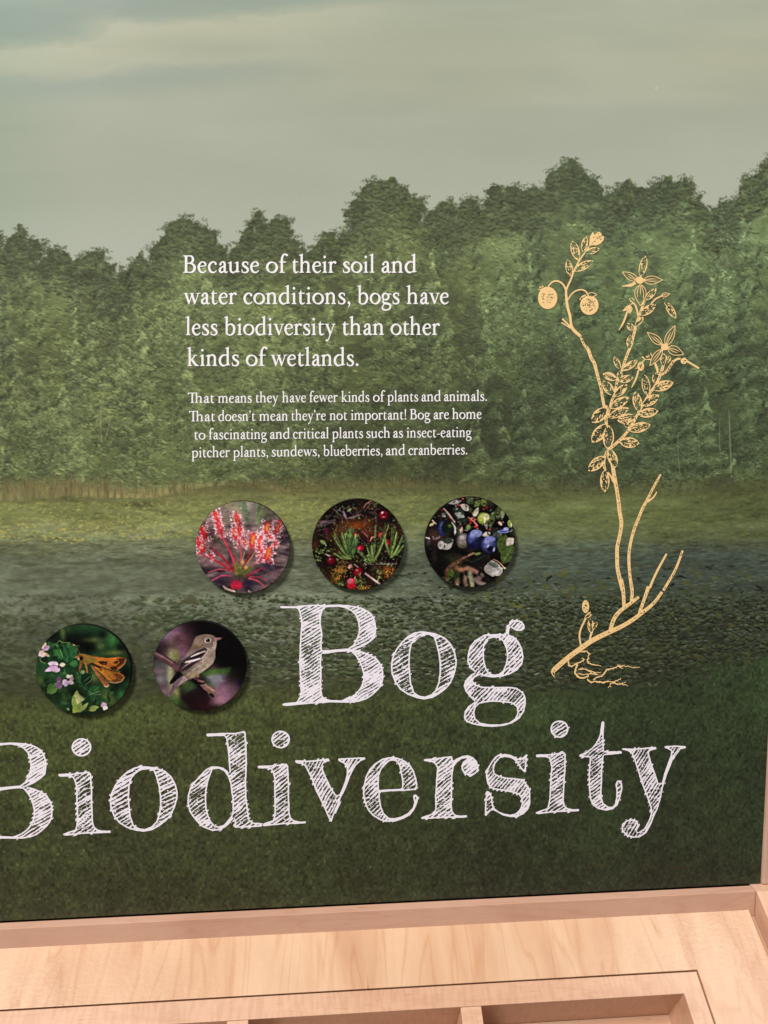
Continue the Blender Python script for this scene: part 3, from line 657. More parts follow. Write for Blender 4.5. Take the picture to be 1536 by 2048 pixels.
    G["'"] = (18, [('d', 9, 61, 5), _S((12.2, 61, 4.4), (12, 55, 4), (9, 49.4, 2.6), (5, 46, 1.4))])
    G['-'] = (28, [('p', [(3, 15.5), (24.5, 18.6), (25.5, 22.6), (4, 19.6)])])
    G['*'] = (12, [])
    return G


GLYPHS = _glyphs()


def glyph_polys(ch):
    """Outline polygons of one glyph (overlapping; meant to be united)."""
    out = []
    for it in GLYPHS[ch][1]:
        if it[0] == 's':
            s = spline(it[1], 6)
            for k in range(len(s) - 1):               # a chain of short quads and round joints
                out.append(stroke_poly(s[k:k + 2], 1))
            for q in s[1:-1]:
                out.append(ellipse(q[0], q[1], q[2] / 2, q[2] / 2, 0, 10))
        elif it[0] == 'p':
            out.append(np.array(it[1], float))
        else:
            out.append(ellipse(it[1], it[2], it[3], it[3], 0, 18))
    return out


GP = {}
# words with their measured start, end and base line in the photo (pixels)
TEXT = [
    [('Because', 366.5, 518.3), ('of', 532.2, 575.8), ('their', 584.2, 672.7), ('soil', 685.7, 748.8), ('and', 763.2, 833.2)],
    [('water', 367, 473.8), ('conditions,', 487.1, 700.5), ('bogs', 714.4, 798.9), ('have', 812.8, 897.2)],
    [('less', 371.3, 435.2), ('biodiversity', 448.3, 671.2), ('than', 684.4, 767.7), ('other', 781.2, 879.6)],
    [('kinds', 374.1, 478.4), ('of', 491.9, 535), ('wetlands.', 541.1, 716.8)],
    [('~at', 376.2, 429.1), ('means', 435.7, 503.6), ('they', 511.3, 557.0), ('have', 564, 612), ('fewer', 619, 675.3), ('kinds', 682.4, 738.7), ('of', 746.1, 770.4), ('plants', 774.6, 836.2), ('and', 842.9, 881.7), ('animals.', 888.1, 973.5)],
    [('~at', 378.3, 430.5), ("doesn't", 436.7, 510.6), ('mean', 518.3, 575.7), ("they're", 582.6, 651.6), ('not', 658.9, 694.3), ('important!', 701.6, 812.1), ('Bog', 819.8, 860.7), ('are', 867.4, 897.8), ('home', 904.1, 963)],
    [('to', 388.5, 410.9), ('fascinating', 417.9, 534.1), ('and', 540, 579.8), ('critical', 586.1, 657.5), ('plants', 664.1, 726.1), ('such', 732.7, 780), ('as', 786.5, 806.1), ('insect-eating', 813.1, 943)],
    [('pitcher', 383.2, 459.5), ('plants,', 466.2, 536), ('sundews,', 543.5, 638.9), ('blueberries,', 646.3, 764.6), ('and', 771.9, 810), ('cranberries.', 816.7, 934.3)],
]
BASE = [((366, 545.6), (833, 545.4)), ((366, 608.2), (897, 607.9)), ((370, 670.2), (880, 669.6)), ((374, 731.8), (717, 731.5)),
        ((376, 806.0), (973, 801.6)), ((378, 842.7), (963, 837.4)), ((388, 879.0), (943, 873.8)), ((383, 914.8), (934, 908.5))]
EMPX = [53.2] * 4 + [31.4] * 4


def line_polys(k):
    """Glyph outlines of text line k in photo pixels."""
    (xa, ya), (xb, yb) = BASE[k]
    out = []
    for word, x0, x1 in TEXT[k]:
        pen, spans = 0.0, []
        for ch in word:
            if ch not in GP:
                GP[ch] = glyph_polys(ch)
            spans.append((ch, pen)); pen += GLYPHS[ch][0]
        lo = min(p[:, 0].min() + o for ch, o in spans for p in GP[ch]); hi = max(p[:, 0].max() + o for ch, o in spans for p in GP[ch])
        sx = (x1 - x0) / (hi - lo); sy = EMPX[k] / 100
        for ch, o in spans:
            for p in GP[ch]:
                x = x0 + (p[:, 0] + o - lo) * sx
                y = ya + (yb - ya) * (x - xa) / (xb - xa) - p[:, 1] * sy
                out.append(np.stack([x, y], 1))
    return out


# ------------------------------------------------------------------ raster -> flat vinyl mesh
def unite(polys, res, pad=3, ss=2):
    """Union of polygons in drawing units as a coverage grid with res samples per unit."""
    lo = np.min([p.min(0) for p in polys], 0) - pad; hi = np.max([p.max(0) for p in polys], 0) + pad
    W, H = np.ceil((hi - lo) * res).astype(int)
    g = np.zeros((H, W), np.float32)
    for p in polys:
        r = cover((p - lo) * res, W, H, ss)
        if r is not None:
            s = g[r[1]:r[1] + r[2].shape[0], r[0]:r[0] + r[2].shape[1]]
            np.maximum(s, r[2], out=s)
    return g, lo


def iso_mesh(g, lev=0.5):
    """Marching squares: vertices (grid units) and faces of the region g > lev."""
    g = np.where(np.abs(g - lev) < 1e-4, lev + 1e-4, g)
    H, W = g.shape
    ins = g > lev
    a, b, c, d = g[:-1, :-1], g[:-1, 1:], g[1:, 1:], g[1:, :-1]      # tl tr br bl
    code = ins[:-1, :-1] * 1 + ins[:-1, 1:] * 2 + ins[1:, 1:] * 4 + ins[1:, :-1] * 8
    V, F, nv = [], [], 0
    yy, xx = np.mgrid[0:H - 1, 0:W - 1].astype(np.float32)
    ip = lambda p, q: (lev - p) / np.where(np.abs(q - p) < 1e-6, 1e-6, q - p)
    full = code == 15
    # runs of whole cells become one long quad per row
    f = np.zeros((H - 1, W + 1), np.int8); f[:, 1:-1] = full
    df = np.diff(f, axis=1)
    ys, xs = np.nonzero(df == 1); ye, xe = np.nonzero(df == -1)
    if len(ys):
        q = np.stack([np.stack([xs, ys], 1), np.stack([xe, ys], 1), np.stack([xe, ys + 1], 1), np.stack([xs, ys + 1], 1)], 1).astype(np.float32)
        V.append(q.reshape(-1, 2)); F += [tuple(range(nv + 4 * i, nv + 4 * i + 4)) for i in range(len(ys))]; nv += 4 * len(ys)
    def pts(m):
        A, B, C, D, x, y = a[m], b[m], c[m], d[m], xx[m], yy[m]
        one = np.ones_like(x)
        return {'a': (x, y), 'b': (x + 1, y), 'c': (x + 1, y + 1), 'd': (x, y + 1),
                't': (x + ip(A, B), y), 'r': (x + 1, y + ip(B, C)), 'u': (x + ip(D, C), y + 1), 'l': (x, y + ip(A, D))}
    for cde, shapes in {1: ['atl'], 2: ['brt'], 4: ['cur'], 8: ['dlu'], 3: ['abrl'], 6: ['bcut'], 12: ['cdlr'], 9: ['atud'], 5: ['atl', 'cur'], 10: ['brt', 'dlu'],
                        7: ['abcul'], 14: ['bcdlt'], 13: ['atrcd'], 11: ['abrud']}.items():
        m = code == cde
        if not m.any():
            continue
        P = pts(m)
        for sh in shapes:
            q = np.stack([np.stack(P[ch], 1) for ch in sh], 1)
            n, k = q.shape[:2]
            V.append(q.reshape(-1, 2)); F += [tuple(range(nv + k * i, nv + k * i + k)) for i in range(n)]; nv += n * k
    return (np.vstack(V) if V else np.zeros((0, 2))), F
# ------------------------------------------------------------------ chalk-hatched title letters, traced outlines
def crop(ox, oy, sc, s):
    """Numbers 'x y x y ...' traced in an enlargement -> photo pixels."""
    a = np.array([float(v) for v in s.split()]).reshape(-1, 2)
    return a / sc + (ox, oy)


_c = lambda s: crop(540, 1190, 5.908, s)
B_OUT = [_c("118 142 125 130 290 132 400 120 530 112 640 118 800 112 900 117 1000 128 1100 152 1180 200 1225 255 1250 330 1255 400 1245 500 1190 550 1105 605 1000 645 1090 665 1190 705 1265 750 1320 830 1340 910 1338 1000 1320 1070 1270 1130 1200 1190 1140 1230 1060 1258 960 1272 850 1270 700 1268 560 1278 400 1290 300 1300 200 1310 150 1305 146 1288 180 1275 310 1265 345 1215 360 1170 355 1000 345 800 350 600 360 450 370 330 350 220 335 175 310 155 130 155")]
B_IN = [_c("640 150 700 143 800 138 880 150 960 190 1010 240 1040 320 1050 390 1045 450 1015 530 980 590 920 632 800 640 690 650 615 650 610 560 620 470 600 330 605 250 620 190"),
        _c("610 690 650 695 770 675 900 665 960 670 1010 720 1050 780 1080 850 1100 930 1100 1010 1075 1080 1040 1130 1000 1170 940 1210 840 1245 700 1238 650 1220 620 1190 605 1100 610 950 605 800")]
_c = lambda s: crop(760, 1220, 4.8, s)
O_OUT = [_c("385 203 450 208 530 222 620 260 680 320 720 400 738 480 735 540 715 620 680 700 630 760 560 812 500 845 420 858 350 845 260 810 190 760 140 690 110 610 103 530 115 460 150 380 210 300 270 245 330 215")]
O_IN = [_c("415 240 470 238 515 260 535 320 555 400 570 500 572 600 560 690 530 770 490 810 430 830 380 822 330 790 300 700 290 600 285 500 290 400 305 330 340 280 380 250")]
G_OUT = [_c("1100 230 1210 230 1280 250 1330 300 1365 370 1378 450 1365 520 1320 575 1250 615 1170 640 1080 648 1000 635 930 605 870 565 838 500 840 430 860 350 910 290 1000 235"),
         _c("1205 238 1210 180 1235 135 1270 100 1310 92 1360 108 1385 140 1388 175 1360 200 1310 200 1275 180 1250 165 1240 195 1238 240"),
         _c("915 596 860 630 815 680 803 730 820 780 860 830 910 880 850 920 812 970 803 1030 830 1075 900 1100 980 1115 1080 1122 1190 1110 1270 1085 1340 1040 1385 970 1400 890 1395 830 1370 785 1310 745 1230 735 1100 738 980 735 920 715 890 680 905 650 965 618 950 596")]
G_IN = [_c("1080 265 1130 265 1180 300 1210 370 1220 450 1205 520 1180 580 1140 612 1095 620 1050 605 1020 560 1000 480 995 390 1005 320 1040 280"),
        _c("955 900 1020 885 1100 880 1190 885 1265 895 1310 930 1320 985 1295 1040 1240 1080 1150 1098 1040 1095 960 1080 915 1040 905 980 920 930")]
_c = lambda s: crop(0, 1460, 6.982, s)
I_OUT = [_c("815 630 820 610 1030 605 1150 590 1245 578 1275 610 1280 700 1290 850 1290 1000 1295 1150 1300 1280 1320 1350 1370 1390 1450 1405 1546 1402 1546 1432 1400 1440 1200 1445 1050 1460 930 1475 885 1465 880 1450 950 1420 1050 1390 1065 1340 1075 1250 1070 1100 1065 950 1065 800 1045 720 1020 665 960 648 830 650"),
         ellipse(1140 / 6.982, 1460 + 240 / 6.982, 19.9, 18.4)]
_c = lambda s: crop(350, 1440, 5.689, s)
D_OUT = [_c("355 165 370 152 560 145 690 145 790 122 805 140 815 300 820 500 810 700 815 900 835 1050 845 1130 890 1165 970 1170 1010 1178 985 1210 850 1220 690 1224 668 1215 680 1200 675 1120 660 1020 655 900 640 800 630 700 620 600 610 450 600 350 585 215 560 180 400 185 365 185"),
         _c("630 640 620 610 590 570 545 540 480 525 420 525 350 560 280 630 220 700 170 770 145 860 140 950 165 1040 210 1110 260 1170 320 1220 430 1262 520 1250 600 1200 668 1115 672 900")]
D_IN = [_c("430 560 500 552 560 580 600 640 630 720 640 820 655 900 655 1040 640 1090 600 1140 560 1190 510 1210 460 1205 410 1150 380 1080 362 1000 355 900 360 800 375 720 395 650")]
_c = lambda s: crop(580, 1480, 5.689, s)
V_OUT = [_c("55 245 62 228 200 234 330 222 440 208 452 238 400 250 372 275 372 320 400 400 440 480 480 560 525 625 560 620 590 560 625 470 645 390 645 300 610 265 550 235 545 212 570 208 700 200 850 195 858 215 800 240 750 290 720 340 690 400 660 480 620 580 580 650 560 720 520 800 490 880 472 935 445 900 400 800 350 690 290 570 240 430 200 350 165 290 130 270 80 265")]
E_OUT = [_c("1170 190 1240 205 1310 235 1370 285 1410 350 1435 430 1450 510 1435 565 1300 577 1150 582 1020 592 1025 680 1040 760 1070 830 1120 880 1180 890 1260 870 1340 830 1395 770 1415 710 1400 650 1405 625 1430 617 1455 640 1452 700 1420 780 1370 850 1290 895 1200 925 1090 930 1010 905 940 860 880 790 845 700 828 600 840 500 860 410 910 320 970 260 1050 210 1120 195")]
E_IN = [_c("1170 232 1215 245 1245 300 1260 380 1275 460 1275 540 1260 553 1130 560 1012 568 1010 480 1015 400 1045 320 1090 260 1130 238")]
_c = lambda s: crop(830, 1470, 6.4, s)
R_OUT = [_c("105 320 130 305 250 298 360 280 475 268 485 330 540 295 610 265 680 258 740 280 790 330 815 410 800 470 760 502 690 522 630 500 597 440 592 390 615 340 670 300 650 295 600 305 540 345 495 410 480 500 475 600 475 750 470 900 480 970 510 1015 570 1030 660 1025 670 1050 600 1058 400 1058 200 1070 85 1073 72 1055 150 1025 235 1000 260 940 255 800 265 650 275 500 280 420 255 370 215 345 130 335")]
S_OUT = [_c("1430 240 1430 320 1420 400 1420 470 1400 478 1360 440 1320 380 1280 325 1220 290 1140 278 1080 300 1030 360 1008 430 1020 490 1080 520 1180 545 1260 548 1390 565 1430 630 1465 680 1475 760 1475 880 1450 950 1390 1010 1310 1048 1220 1050 1130 1030 1060 990 1000 960 960 970 930 1005 915 1035 895 1030 893 950 900 850 910 760 930 718 950 725 985 790 995 870 1010 930 1060 970 1140 1005 1220 1018 1290 1000 1340 950 1365 880 1360 810 1330 765 1260 740 1150 715 1040 700 960 675 925 620 910 560 905 500 930 420 970 350 1020 280 1070 248 1150 240 1220 252 1280 280 1325 310 1380 285")]
_c = lambda s: crop(1060, 1420, 4.518, s)
T_OUT = [_c("440 415 450 402 510 375 560 340 600 290 630 220 645 110 660 98 672 110 665 200 665 300 668 370 740 372 825 370 832 392 750 400 665 408 655 500 650 650 645 780 665 840 700 870 740 878 765 850 778 790 780 720 772 670 785 640 805 632 830 660 835 710 815 790 790 860 750 895 690 908 620 895 565 860 540 800 530 700 530 550 540 430 520 425 460 425")]
Y_OUT = [_c("825 355 840 345 950 348 1060 338 1135 332 1142 352 1070 372 1075 400 1100 490 1130 570 1160 660 1190 660 1210 580 1240 490 1270 410 1275 370 1245 350 1215 340 1218 325 1320 320 1405 325 1408 342 1350 355 1310 400 1270 500 1230 600 1200 700 1180 800 1150 900 1120 960 1090 1040 1050 1110 990 1150 920 1152 860 1130 825 1080 830 1030 870 995 920 985 970 1000 985 1050 960 1095 980 1105 1030 1070 1070 1000 1090 940 1090 890 1060 800 1030 720 1000 640 970 540 940 450 915 390 880 368")]


def affine(src, dst):
    """Affine map carrying three points to three others."""
    A = np.linalg.solve(np.hstack([np.array(src, float), np.ones((3, 1))]), np.array(dst, float))
    return lambda p: np.hstack([p, np.ones((len(p), 1))]) @ A


_iq = [(116.7, 1549.5), (221.4, 1663.4), (126, 1669)]
_i2 = affine(_iq, [(515.2, 1533.2), (611.9, 1644.8), (523, 1650)])
_i3 = affine(_iq, [(1071.5, 1510.7), (1157.8, 1620.3), (1071, 1626)])
_b2 = affine([(752.4, 1257.7), (683.9, 1405), (648.3, 1210)], [(93.1, 1531.6), (27.6, 1677), (-3, 1486)])
_o2 = affine([(781.5, 1330), (913.8, 1330), (847, 1398.8)], [(219.5, 1600), (355.8, 1594), (287, 1663.4)])
# letter: outlines, counters, hatch angle, share of dark, spacing
TITLE = [
    ('B', B_OUT, B_IN, 30, 0.34, 6.2), ('o', O_OUT, O_IN, 30, 0.62, 8.0), ('g', G_OUT, G_IN, 48, 0.54, 6.8),
    ('B', [_b2(p) for p in B_OUT], [_b2(p) for p in B_IN], 30, 0.36, 6.2), ('i', I_OUT, [], 36, 0.66, 7.2),
    ('o', [_o2(p) for p in O_OUT], [_o2(p) for p in O_IN], 30, 0.62, 8.0), ('d', D_OUT, D_IN, 36, 0.58, 7.0),
    ('i', [_i2(I_OUT[0]), ellipse(561.3, 1478.7, 18.8, 17.8)], [], 36, 0.66, 7.2), ('v', V_OUT, [], 58, 0.54, 6.8), ('e', E_OUT, E_IN, 45, 0.58, 7.2),
    ('r', R_OUT, [], 36, 0.50, 7.4), ('s', S_OUT, [], 50, 0.50, 6.6), ('i', [_i3(I_OUT[0]), ellipse(1118.7, 1458, 18.2, 17.4)], [], 36, 0.66, 7.2),
    ('t', T_OUT, [], 38, 0.50, 6.8), ('y', Y_OUT, [], 56, 0.54, 6.6),
]


def shrink(m, r):
    """Keep what lies deeper than r grid steps inside the mask."""
    q = blur(m.astype(np.float32), max(r * 0.62, 1))
    return q > 0.86


def hatch_letter(outs, ins, ang, dark, pitch, res, seed):
    """Chalk letter in panel units: coverage grid and its origin."""
    g = np.random.default_rng(seed)
    to = lambda p: panel_uv(p[:, 0], p[:, 1])
    outs = [to(p) for p in outs]; ins = [to(p) for p in ins]
    solid, lo = unite(outs, res, 8)
    H, W = solid.shape
    for p in ins:
        r = cover((p - lo) * res, W, H, 2)
        s = solid[r[1]:r[1] + r[2].shape[0], r[0]:r[0] + r[2].shape[1]]
        s *= 1 - r[2]
    # wobbly hand-cut edge
    y, x = np.mgrid[0:H, 0:W].astype(np.float32)
    wob = noise(H, W, 5 * res, 5 * res, 3, seed + 1)
    edge = np.clip(blur(solid, 1.0 * res / 2) + 0.07 * wob, 0, 1)
    solid = np.clip((edge - 0.5) * 3 + 0.5, 0, 1)
    ca, sa = math.cos(math.radians(ang)), math.sin(math.radians(ang))
    warp = noise(H, W, 30 * res, 30 * res, 3, seed + 2) * 0.9
    across = (x * sa + y * ca) / res + warp                # distance across the chalk lines
    along = (x * ca - y * sa) / res
    k = np.floor(across / pitch).astype(int)
    ph = across / pitch - k
    lines = g.random(4096).astype(np.float32)
    wv = lines[k % 4096]                                   # each line its own weight
    seg = noise(H, W, 16 * res, 5 * res, 3, seed + 3)
    loc = noise(H, W, 26 * res, 26 * res, 2, seed + 4)
    width = np.clip(dark * (0.55 + 0.9 * wv) + 0.15 * loc + 0.13 * seg, 0.03, 0.93)
    cut = np.abs(ph - 0.5) < width / 2
    grain = noise(H, W, 3.5 * res, 1.8 * res, 2, seed + 5)
    cut &= grain > -1.25
    cut |= (grain > 2.3) & (loc < 0.5)
    core = shrink(solid, 4.3 * res)
    out = solid * (1 - blur((cut & core).astype(np.float32), 0.5 * res / 2))
    # ticks of chalk that overshoot the edge
    near = blur((blur(core.astype(np.float32), 2) > 0.4).astype(np.float32), 4.8 * res) > 0.02
    k2 = np.floor(across / (pitch * 1.2)).astype(int); ph2 = across / (pitch * 1.2) - k2
    ln = lines[(k2 * 7) % 4096]
    tick = (np.abs(ph2 - 0.5) < 0.20 * (ln > 0.5)) & near & (noise(H, W, 9 * res, 9 * res, 2, seed + 6) > -0.35)
    dist = blur(solid, 2.2 * res)
    out = np.maximum(out, np.where(tick & (solid < 0.5), np.clip((dist - 0.07) * 9, 0, 1), 0))
    return blur(out, 0.4 * res / 2) if res > 2 else blur(out, 0.5), lo


# ------------------------------------------------------------------ the cream botanical drawing
def plant_parts():
    """(stems, leaves, fills, outlines) in photo pixels."""
    st, lv, fl, ol = [], [], [], []
    def frame(ox, oy, sc):
        def S(*rows):
            st.append(np.array([(a / sc + ox, b / sc + oy, w / sc * 0.88) for a, b, w in rows]))
        def L(b, t, w, dens=0.42, bulge=0.5):
            lv.append((np.array(b) / sc + (ox, oy), np.array(t) / sc + (ox, oy), w / sc, dens, bulge))
        def F(s, dens=0.25):
            fl.append((crop(ox, oy, sc, s), dens))
        def E(cx, cy, rx, ry, dens=0.3):
            fl.append((ellipse(cx / sc + ox, cy / sc + oy, rx / sc, ry / sc), dens))
        def O(b, t, w, inner=2):
            ol.append((np.array(b) / sc + (ox, oy), np.array(t) / sc + (ox, oy), w / sc, inner))
        return S, L, F, E, O
    S, L, F, E, O = frame(1060, 450, 8.533)
    L((690, 880), (640, 580), 125); L((820, 610), (720, 265), 150, 0.5); L((740, 790), (1080, 610), 140); L((900, 465), (960, 190), 112); L((930, 480), (1190, 400), 110)
    F("1005 370 1020 200 1070 115 1100 170 1175 110 1220 150 1215 190 1260 190 1255 260 1200 320 1130 350 1050 345", 0.22)
    S((1005, 370, 26), (930, 480, 28), (850, 590, 30), (780, 720, 30), (740, 800, 30), (700, 920, 34), (640, 1050, 36), (615, 1120, 40), (620, 1250, 50), (640, 1400, 52), (680, 1550, 52), (700, 1700, 48), (740, 1790, 60), (850, 1890, 60))
    S((610, 1110, 34), (580, 1040, 34), (530, 985, 34), (450, 955, 34), (370, 980, 30), (310, 1050, 24)); S((650, 1275, 22), (700, 1190, 26), (780, 1125, 28), (880, 1105, 28), (950, 1135, 28), (985, 1195, 24))
    E(300, 1245, 165, 190, 0.26); E(1010, 1370, 158, 165, 0.38); L((300, 1055), (125, 1090), 75, 0.2); L((990, 1190), (840, 1285), 75, 0.3); O((985, 1190), (1140, 1190), 80, 0)
    S((550, 1600, 36), (640, 1690, 30), (700, 1740, 36)); S((530, 1665, 26), (610, 1710, 22), (690, 1765, 26))
    S, L, F, E, O = frame(1220, 500, 8.084)
    S((560, 830, 40), (510, 950, 44), (470, 1060, 44), (430, 1180, 46), (400, 1300, 50), (370, 1420, 50), (330, 1560, 50), (280, 1680, 50), (230, 1820, 50), (195, 1940, 50))
    L((380, 1310), (280, 1180), 110); L((310, 1600), (330, 1370), 115); L((400, 1240), (540, 1080), 85, 0.3); L((480, 1060), (740, 880), 135); L((560, 820), (750, 620), 110)
    S((450, 1060, 30), (430, 960, 34), (390, 870, 26), (330, 880, 20)); L((390, 850), (310, 770), 70, 0.3); F("320 880 365 950 330 1035 290 1010 270 985 200 990 250 920", 0.15)
    S((275, 1000, 30), (240, 1110, 36), (200, 1200, 34), (140, 1300, 12))
    S((660, 870, 26), (740, 790, 28), (830, 745, 24)); O((830, 740), (965, 710), 70, 1); L((850, 770), (1065, 1110), 115, 0.5, 0.62)
    L((490, 440), (575, 90), 130, 0.6); O((440, 490), (195, 355), 125, 2); O((540, 490), (850, 485), 145, 2); O((490, 560), (490, 905), 200, 3); S((410, 530, 50), (330, 570, 56), (250, 580, 30), (185, 590, 12)); E(480, 490, 62, 58, 0.12)
    O((900, 1540), (1050, 1220), 140, 2); O((840, 1530), (600, 1330), 130, 2); O((930, 1580), (1190, 1690), 155, 2); O((840, 1610), (640, 1870), 130, 2); E(880, 1570, 58, 52, 0.15); L((895, 1530), (1000, 1340), 70, 0.2)
    L((870, 1880), (870, 1670), 125, 0.5); L((900, 1840), (980, 1710), 75, 0.4)
    S((860, 1870, 44), (845, 1950, 44)); S((920, 1950, 36), (1000, 1830, 38), (1070, 1770, 38), (1140, 1755, 34)); E(1190, 1795, 50, 50, 0.3); S((1230, 1790, 34), (1330, 1850, 34), (1440, 1915, 34)); L((1150, 1770), (1270, 1760), 50, 0.2)
    S((730, 1830, 30), (755, 1890, 30), (775, 1950, 30)); L((690, 1760), (505, 1730), 65, 0.3); L((680, 1760), (620, 1650), 58, 0.4); S((560, 1770, 20), (520, 1820, 22)); S((640, 1730, 14), (660, 1790, 14), (660, 1840, 10))
    S, L, F, E, O = frame(1160, 640, 8.084)
    S((0, 250, 40), (60, 390, 44), (130, 480, 60), (180, 620, 60), (230, 700, 60), (270, 850, 56), (310, 1000, 52), (340, 1120, 50), (360, 1250, 52), (390, 1400, 54), (410, 1500, 60), (420, 1650, 50), (428, 1800, 60))
    S((700, 780, 46), (650, 860, 46), (610, 950, 50), (580, 1080, 44), (555, 1200, 44), (510, 1310, 44), (480, 1420, 44), (440, 1540, 60))
    E(980, 750, 55, 75, 0.45); S((890, 782, 14), (940, 775, 14)); S((940, 815, 32), (920, 900, 32), (880, 1000, 30), (830, 1095, 14))
    S((1340, 730, 44), (1300, 860, 44), (1280, 940, 44), (1200, 1080, 44), (1110, 1210, 44), (1020, 1360, 44), (930, 1520, 44), (870, 1650, 40), (800, 1750, 42))
    S((1510, 660, 50), (1460, 740, 46), (1400, 830, 44), (1290, 900, 36)); S((1210, 710, 36), (1240, 790, 36), (1255, 860, 36)); L((1195, 1020), (1245, 840), 110, 0.5)
    for b, t, w, dn in [((650, 800), (545, 590), 100, .45), ((680, 820), (930, 650), 115, .3), ((600, 960), (365, 870), 130, .25), ((610, 980), (860, 930), 125, .4), ((540, 1220), (370, 980), 155, .6), ((560, 1240), (760, 1040), 135, .4),
                        ((480, 1430), (790, 1250), 155, .45), ((430, 1420), (190, 1660), 195, .5), ((450, 1580), (790, 1420), 140, .35), ((900, 1560), (600, 1630), 160, .35), ((930, 1530), (1265, 1470), 155, .3),
                        ((960, 1490), (890, 1155), 150, .4), ((1000, 1390), (1280, 1210), 155, .35), ((1090, 1230), (1040, 880), 140, .6), ((1160, 1120), (1510, 1010), 165, .25), ((640, 970), (640, 820), 95, .5)]:
        L(b, t, w, dn)
    S, L, F, E, O = frame(1150, 780, 8.084)
    S((500, 250, 60), (500, 450, 56), (505, 560, 56)); S((930, 530, 44), (870, 640, 50), (790, 740, 50), (700, 830, 54), (610, 910, 54), (540, 960, 60))
    S((540, 930, 70), (585, 1060, 60), (605, 1200, 70), (625, 1350, 70), (650, 1500, 64), (680, 1650, 60), (700, 1800, 60)); S((520, 980, 44), (480, 1080, 44), (465, 1200, 50), (490, 1300, 40)); S((530, 1330, 30), (580, 1400, 32), (625, 1490, 40))
    for b, t, w, dn in [((520, 550), (270, 850), 200, .5), ((530, 960), (545, 565), 185, .6), ((860, 650), (1220, 560), 165, .35), ((710, 840), (1040, 860), 175, .4), ((870, 610), (790, 510), 80, .4), ((490, 1070), (210, 1310), 180, .4), ((550, 950), (660, 1255), 155, .5), ((480, 1290), (480, 1655), 155, .5)]:
        L(b, t, w, dn)
    S, L, F, E, O = frame(1180, 940, 7.68)
    S((350, -20, 56), (380, 120, 58), (400, 250, 60), (425, 400, 64), (440, 520, 66), (455, 650, 66), (480, 800, 66), (470, 930, 62), (440, 1070, 62), (415, 1200, 64), (415, 1350, 66), (420, 1500, 66), (450, 1650, 66), (500, 1850, 66))
    S((1085, 65, 32), (1010, 200, 42), (940, 330, 42), (870, 470, 48), (800, 600, 52), (740, 750, 52), (680, 900, 52), (630, 1080, 50), (600, 1250, 52), (595, 1400, 52), (605, 1550, 52), (620, 1700, 50), (640, 1850, 50)); S((1025, 335, 22), (970, 420, 28), (880, 490, 36))
    S((1175, 1285, 34), (1100, 1420, 36), (1030, 1550, 40), (960, 1700, 40), (915, 1810, 46)); S((1420, 1235, 38), (1370, 1380, 40), (1300, 1550, 44), (1220, 1690, 44), (1125, 1850, 46))
    S, L, F, E, O = frame(1080, 1160, 6.982)
    S((1128, -10, 64), (1160, 150, 58), (1172, 380, 52)); S((1260, -10, 50), (1285, 150, 50), (1275, 300, 50)); S((1515, 90, 60), (1450, 280, 50), (1385, 460, 50))
    S((1702, 165, 46), (1625, 275, 48), (1540, 365, 52), (1430, 450, 60), (1300, 550, 64), (1150, 640, 66), (1000, 710, 72), (850, 780, 76), (700, 860, 78), (560, 960, 78), (420, 1060, 78), (300, 1160, 78), (210, 1240, 78), (175, 1280, 66)); S((165, 1270, 50), (190, 1320, 44), (215, 1362, 14))
    S((1380, 235, 40), (1280, 310, 52), (1170, 390, 58), (1080, 470, 62), (1020, 570, 62), (980, 700, 58))
    S((570, 920, 26), (550, 780, 28), (570, 680, 28), (620, 570, 28), (650, 490, 36)); E(635, 370, 50, 90, 0.4); L((640, 530), (725, 445), 62, 0.2); S((690, 900, 26), (700, 800, 30), (725, 720, 36)); L((715, 745), (700, 535), 95, 0.45); L((730, 690), (795, 585), 62, 0.3)
    for rows in [((390, 1110, 24), (400, 1180, 26), (430, 1200, 24), (520, 1170, 26)), ((560, 1000, 22), (650, 1000, 22), (682, 1050, 22), (665, 1130, 22), (720, 1175, 20), (800, 1190, 16), (860, 1204, 8)),
                 ((520, 1170, 30), (495, 1250, 34), (500, 1320, 34), (560, 1360, 28), (630, 1360, 24), (680, 1340, 20)), ((660, 1380, 24), (690, 1415, 28), (780, 1420, 26), (860, 1430, 26), (950, 1420, 22), (1050, 1440, 20), (1150, 1460, 18), (1230, 1475, 8)),
                 ((740, 1400, 22), (790, 1360, 22), (870, 1330, 24), (930, 1260, 26), (1020, 1230, 22), (1090, 1200, 22), (1200, 1200, 16), (1290, 1220, 12), (1395, 1215, 8)), ((530, 1250, 16), (600, 1240, 18), (700, 1270, 20), (780, 1290, 16), (860, 1285, 8)),
                 ((530, 1300, 18), (600, 1320, 18), (700, 1310, 16), (810, 1320, 8)), ((640, 1240, 12), (720, 1300, 14), (790, 1310, 10)), ((1000, 1430, 18), (1080, 1400, 18), (1130, 1385, 10)), ((980, 1440, 18), (975, 1480, 14), (945, 1505, 10)), ((510, 1160, 20), (560, 1150, 20), (610, 1110, 18), (580, 1090, 12)), ((1080, 1180, 14), (1110, 1210, 14), (1140, 1240, 8)), ((1140, 1440, 14), (1180, 1430, 10))]:
        rr_ = np.random.default_rng(int(rows[0][0]))
        q_ = spline(rows, 5); q_[1:-1, :2] += rr_.normal(0, 4.5, (len(q_) - 2, 2)); q_[:, 2] *= rr_.uniform(0.55, 1.0, len(q_))
        S(*[tuple(v) for v in q_])
        for v in q_[2:-1:2]:
            if rr_.random() < 0.55:
                a_ = rr_.uniform(-0.9, 0.9)
                S((v[0], v[1], 9), (v[0] + 34 * math.cos(a_), v[1] + 30 * math.sin(a_), 5))
    return st, lv, fl, ol


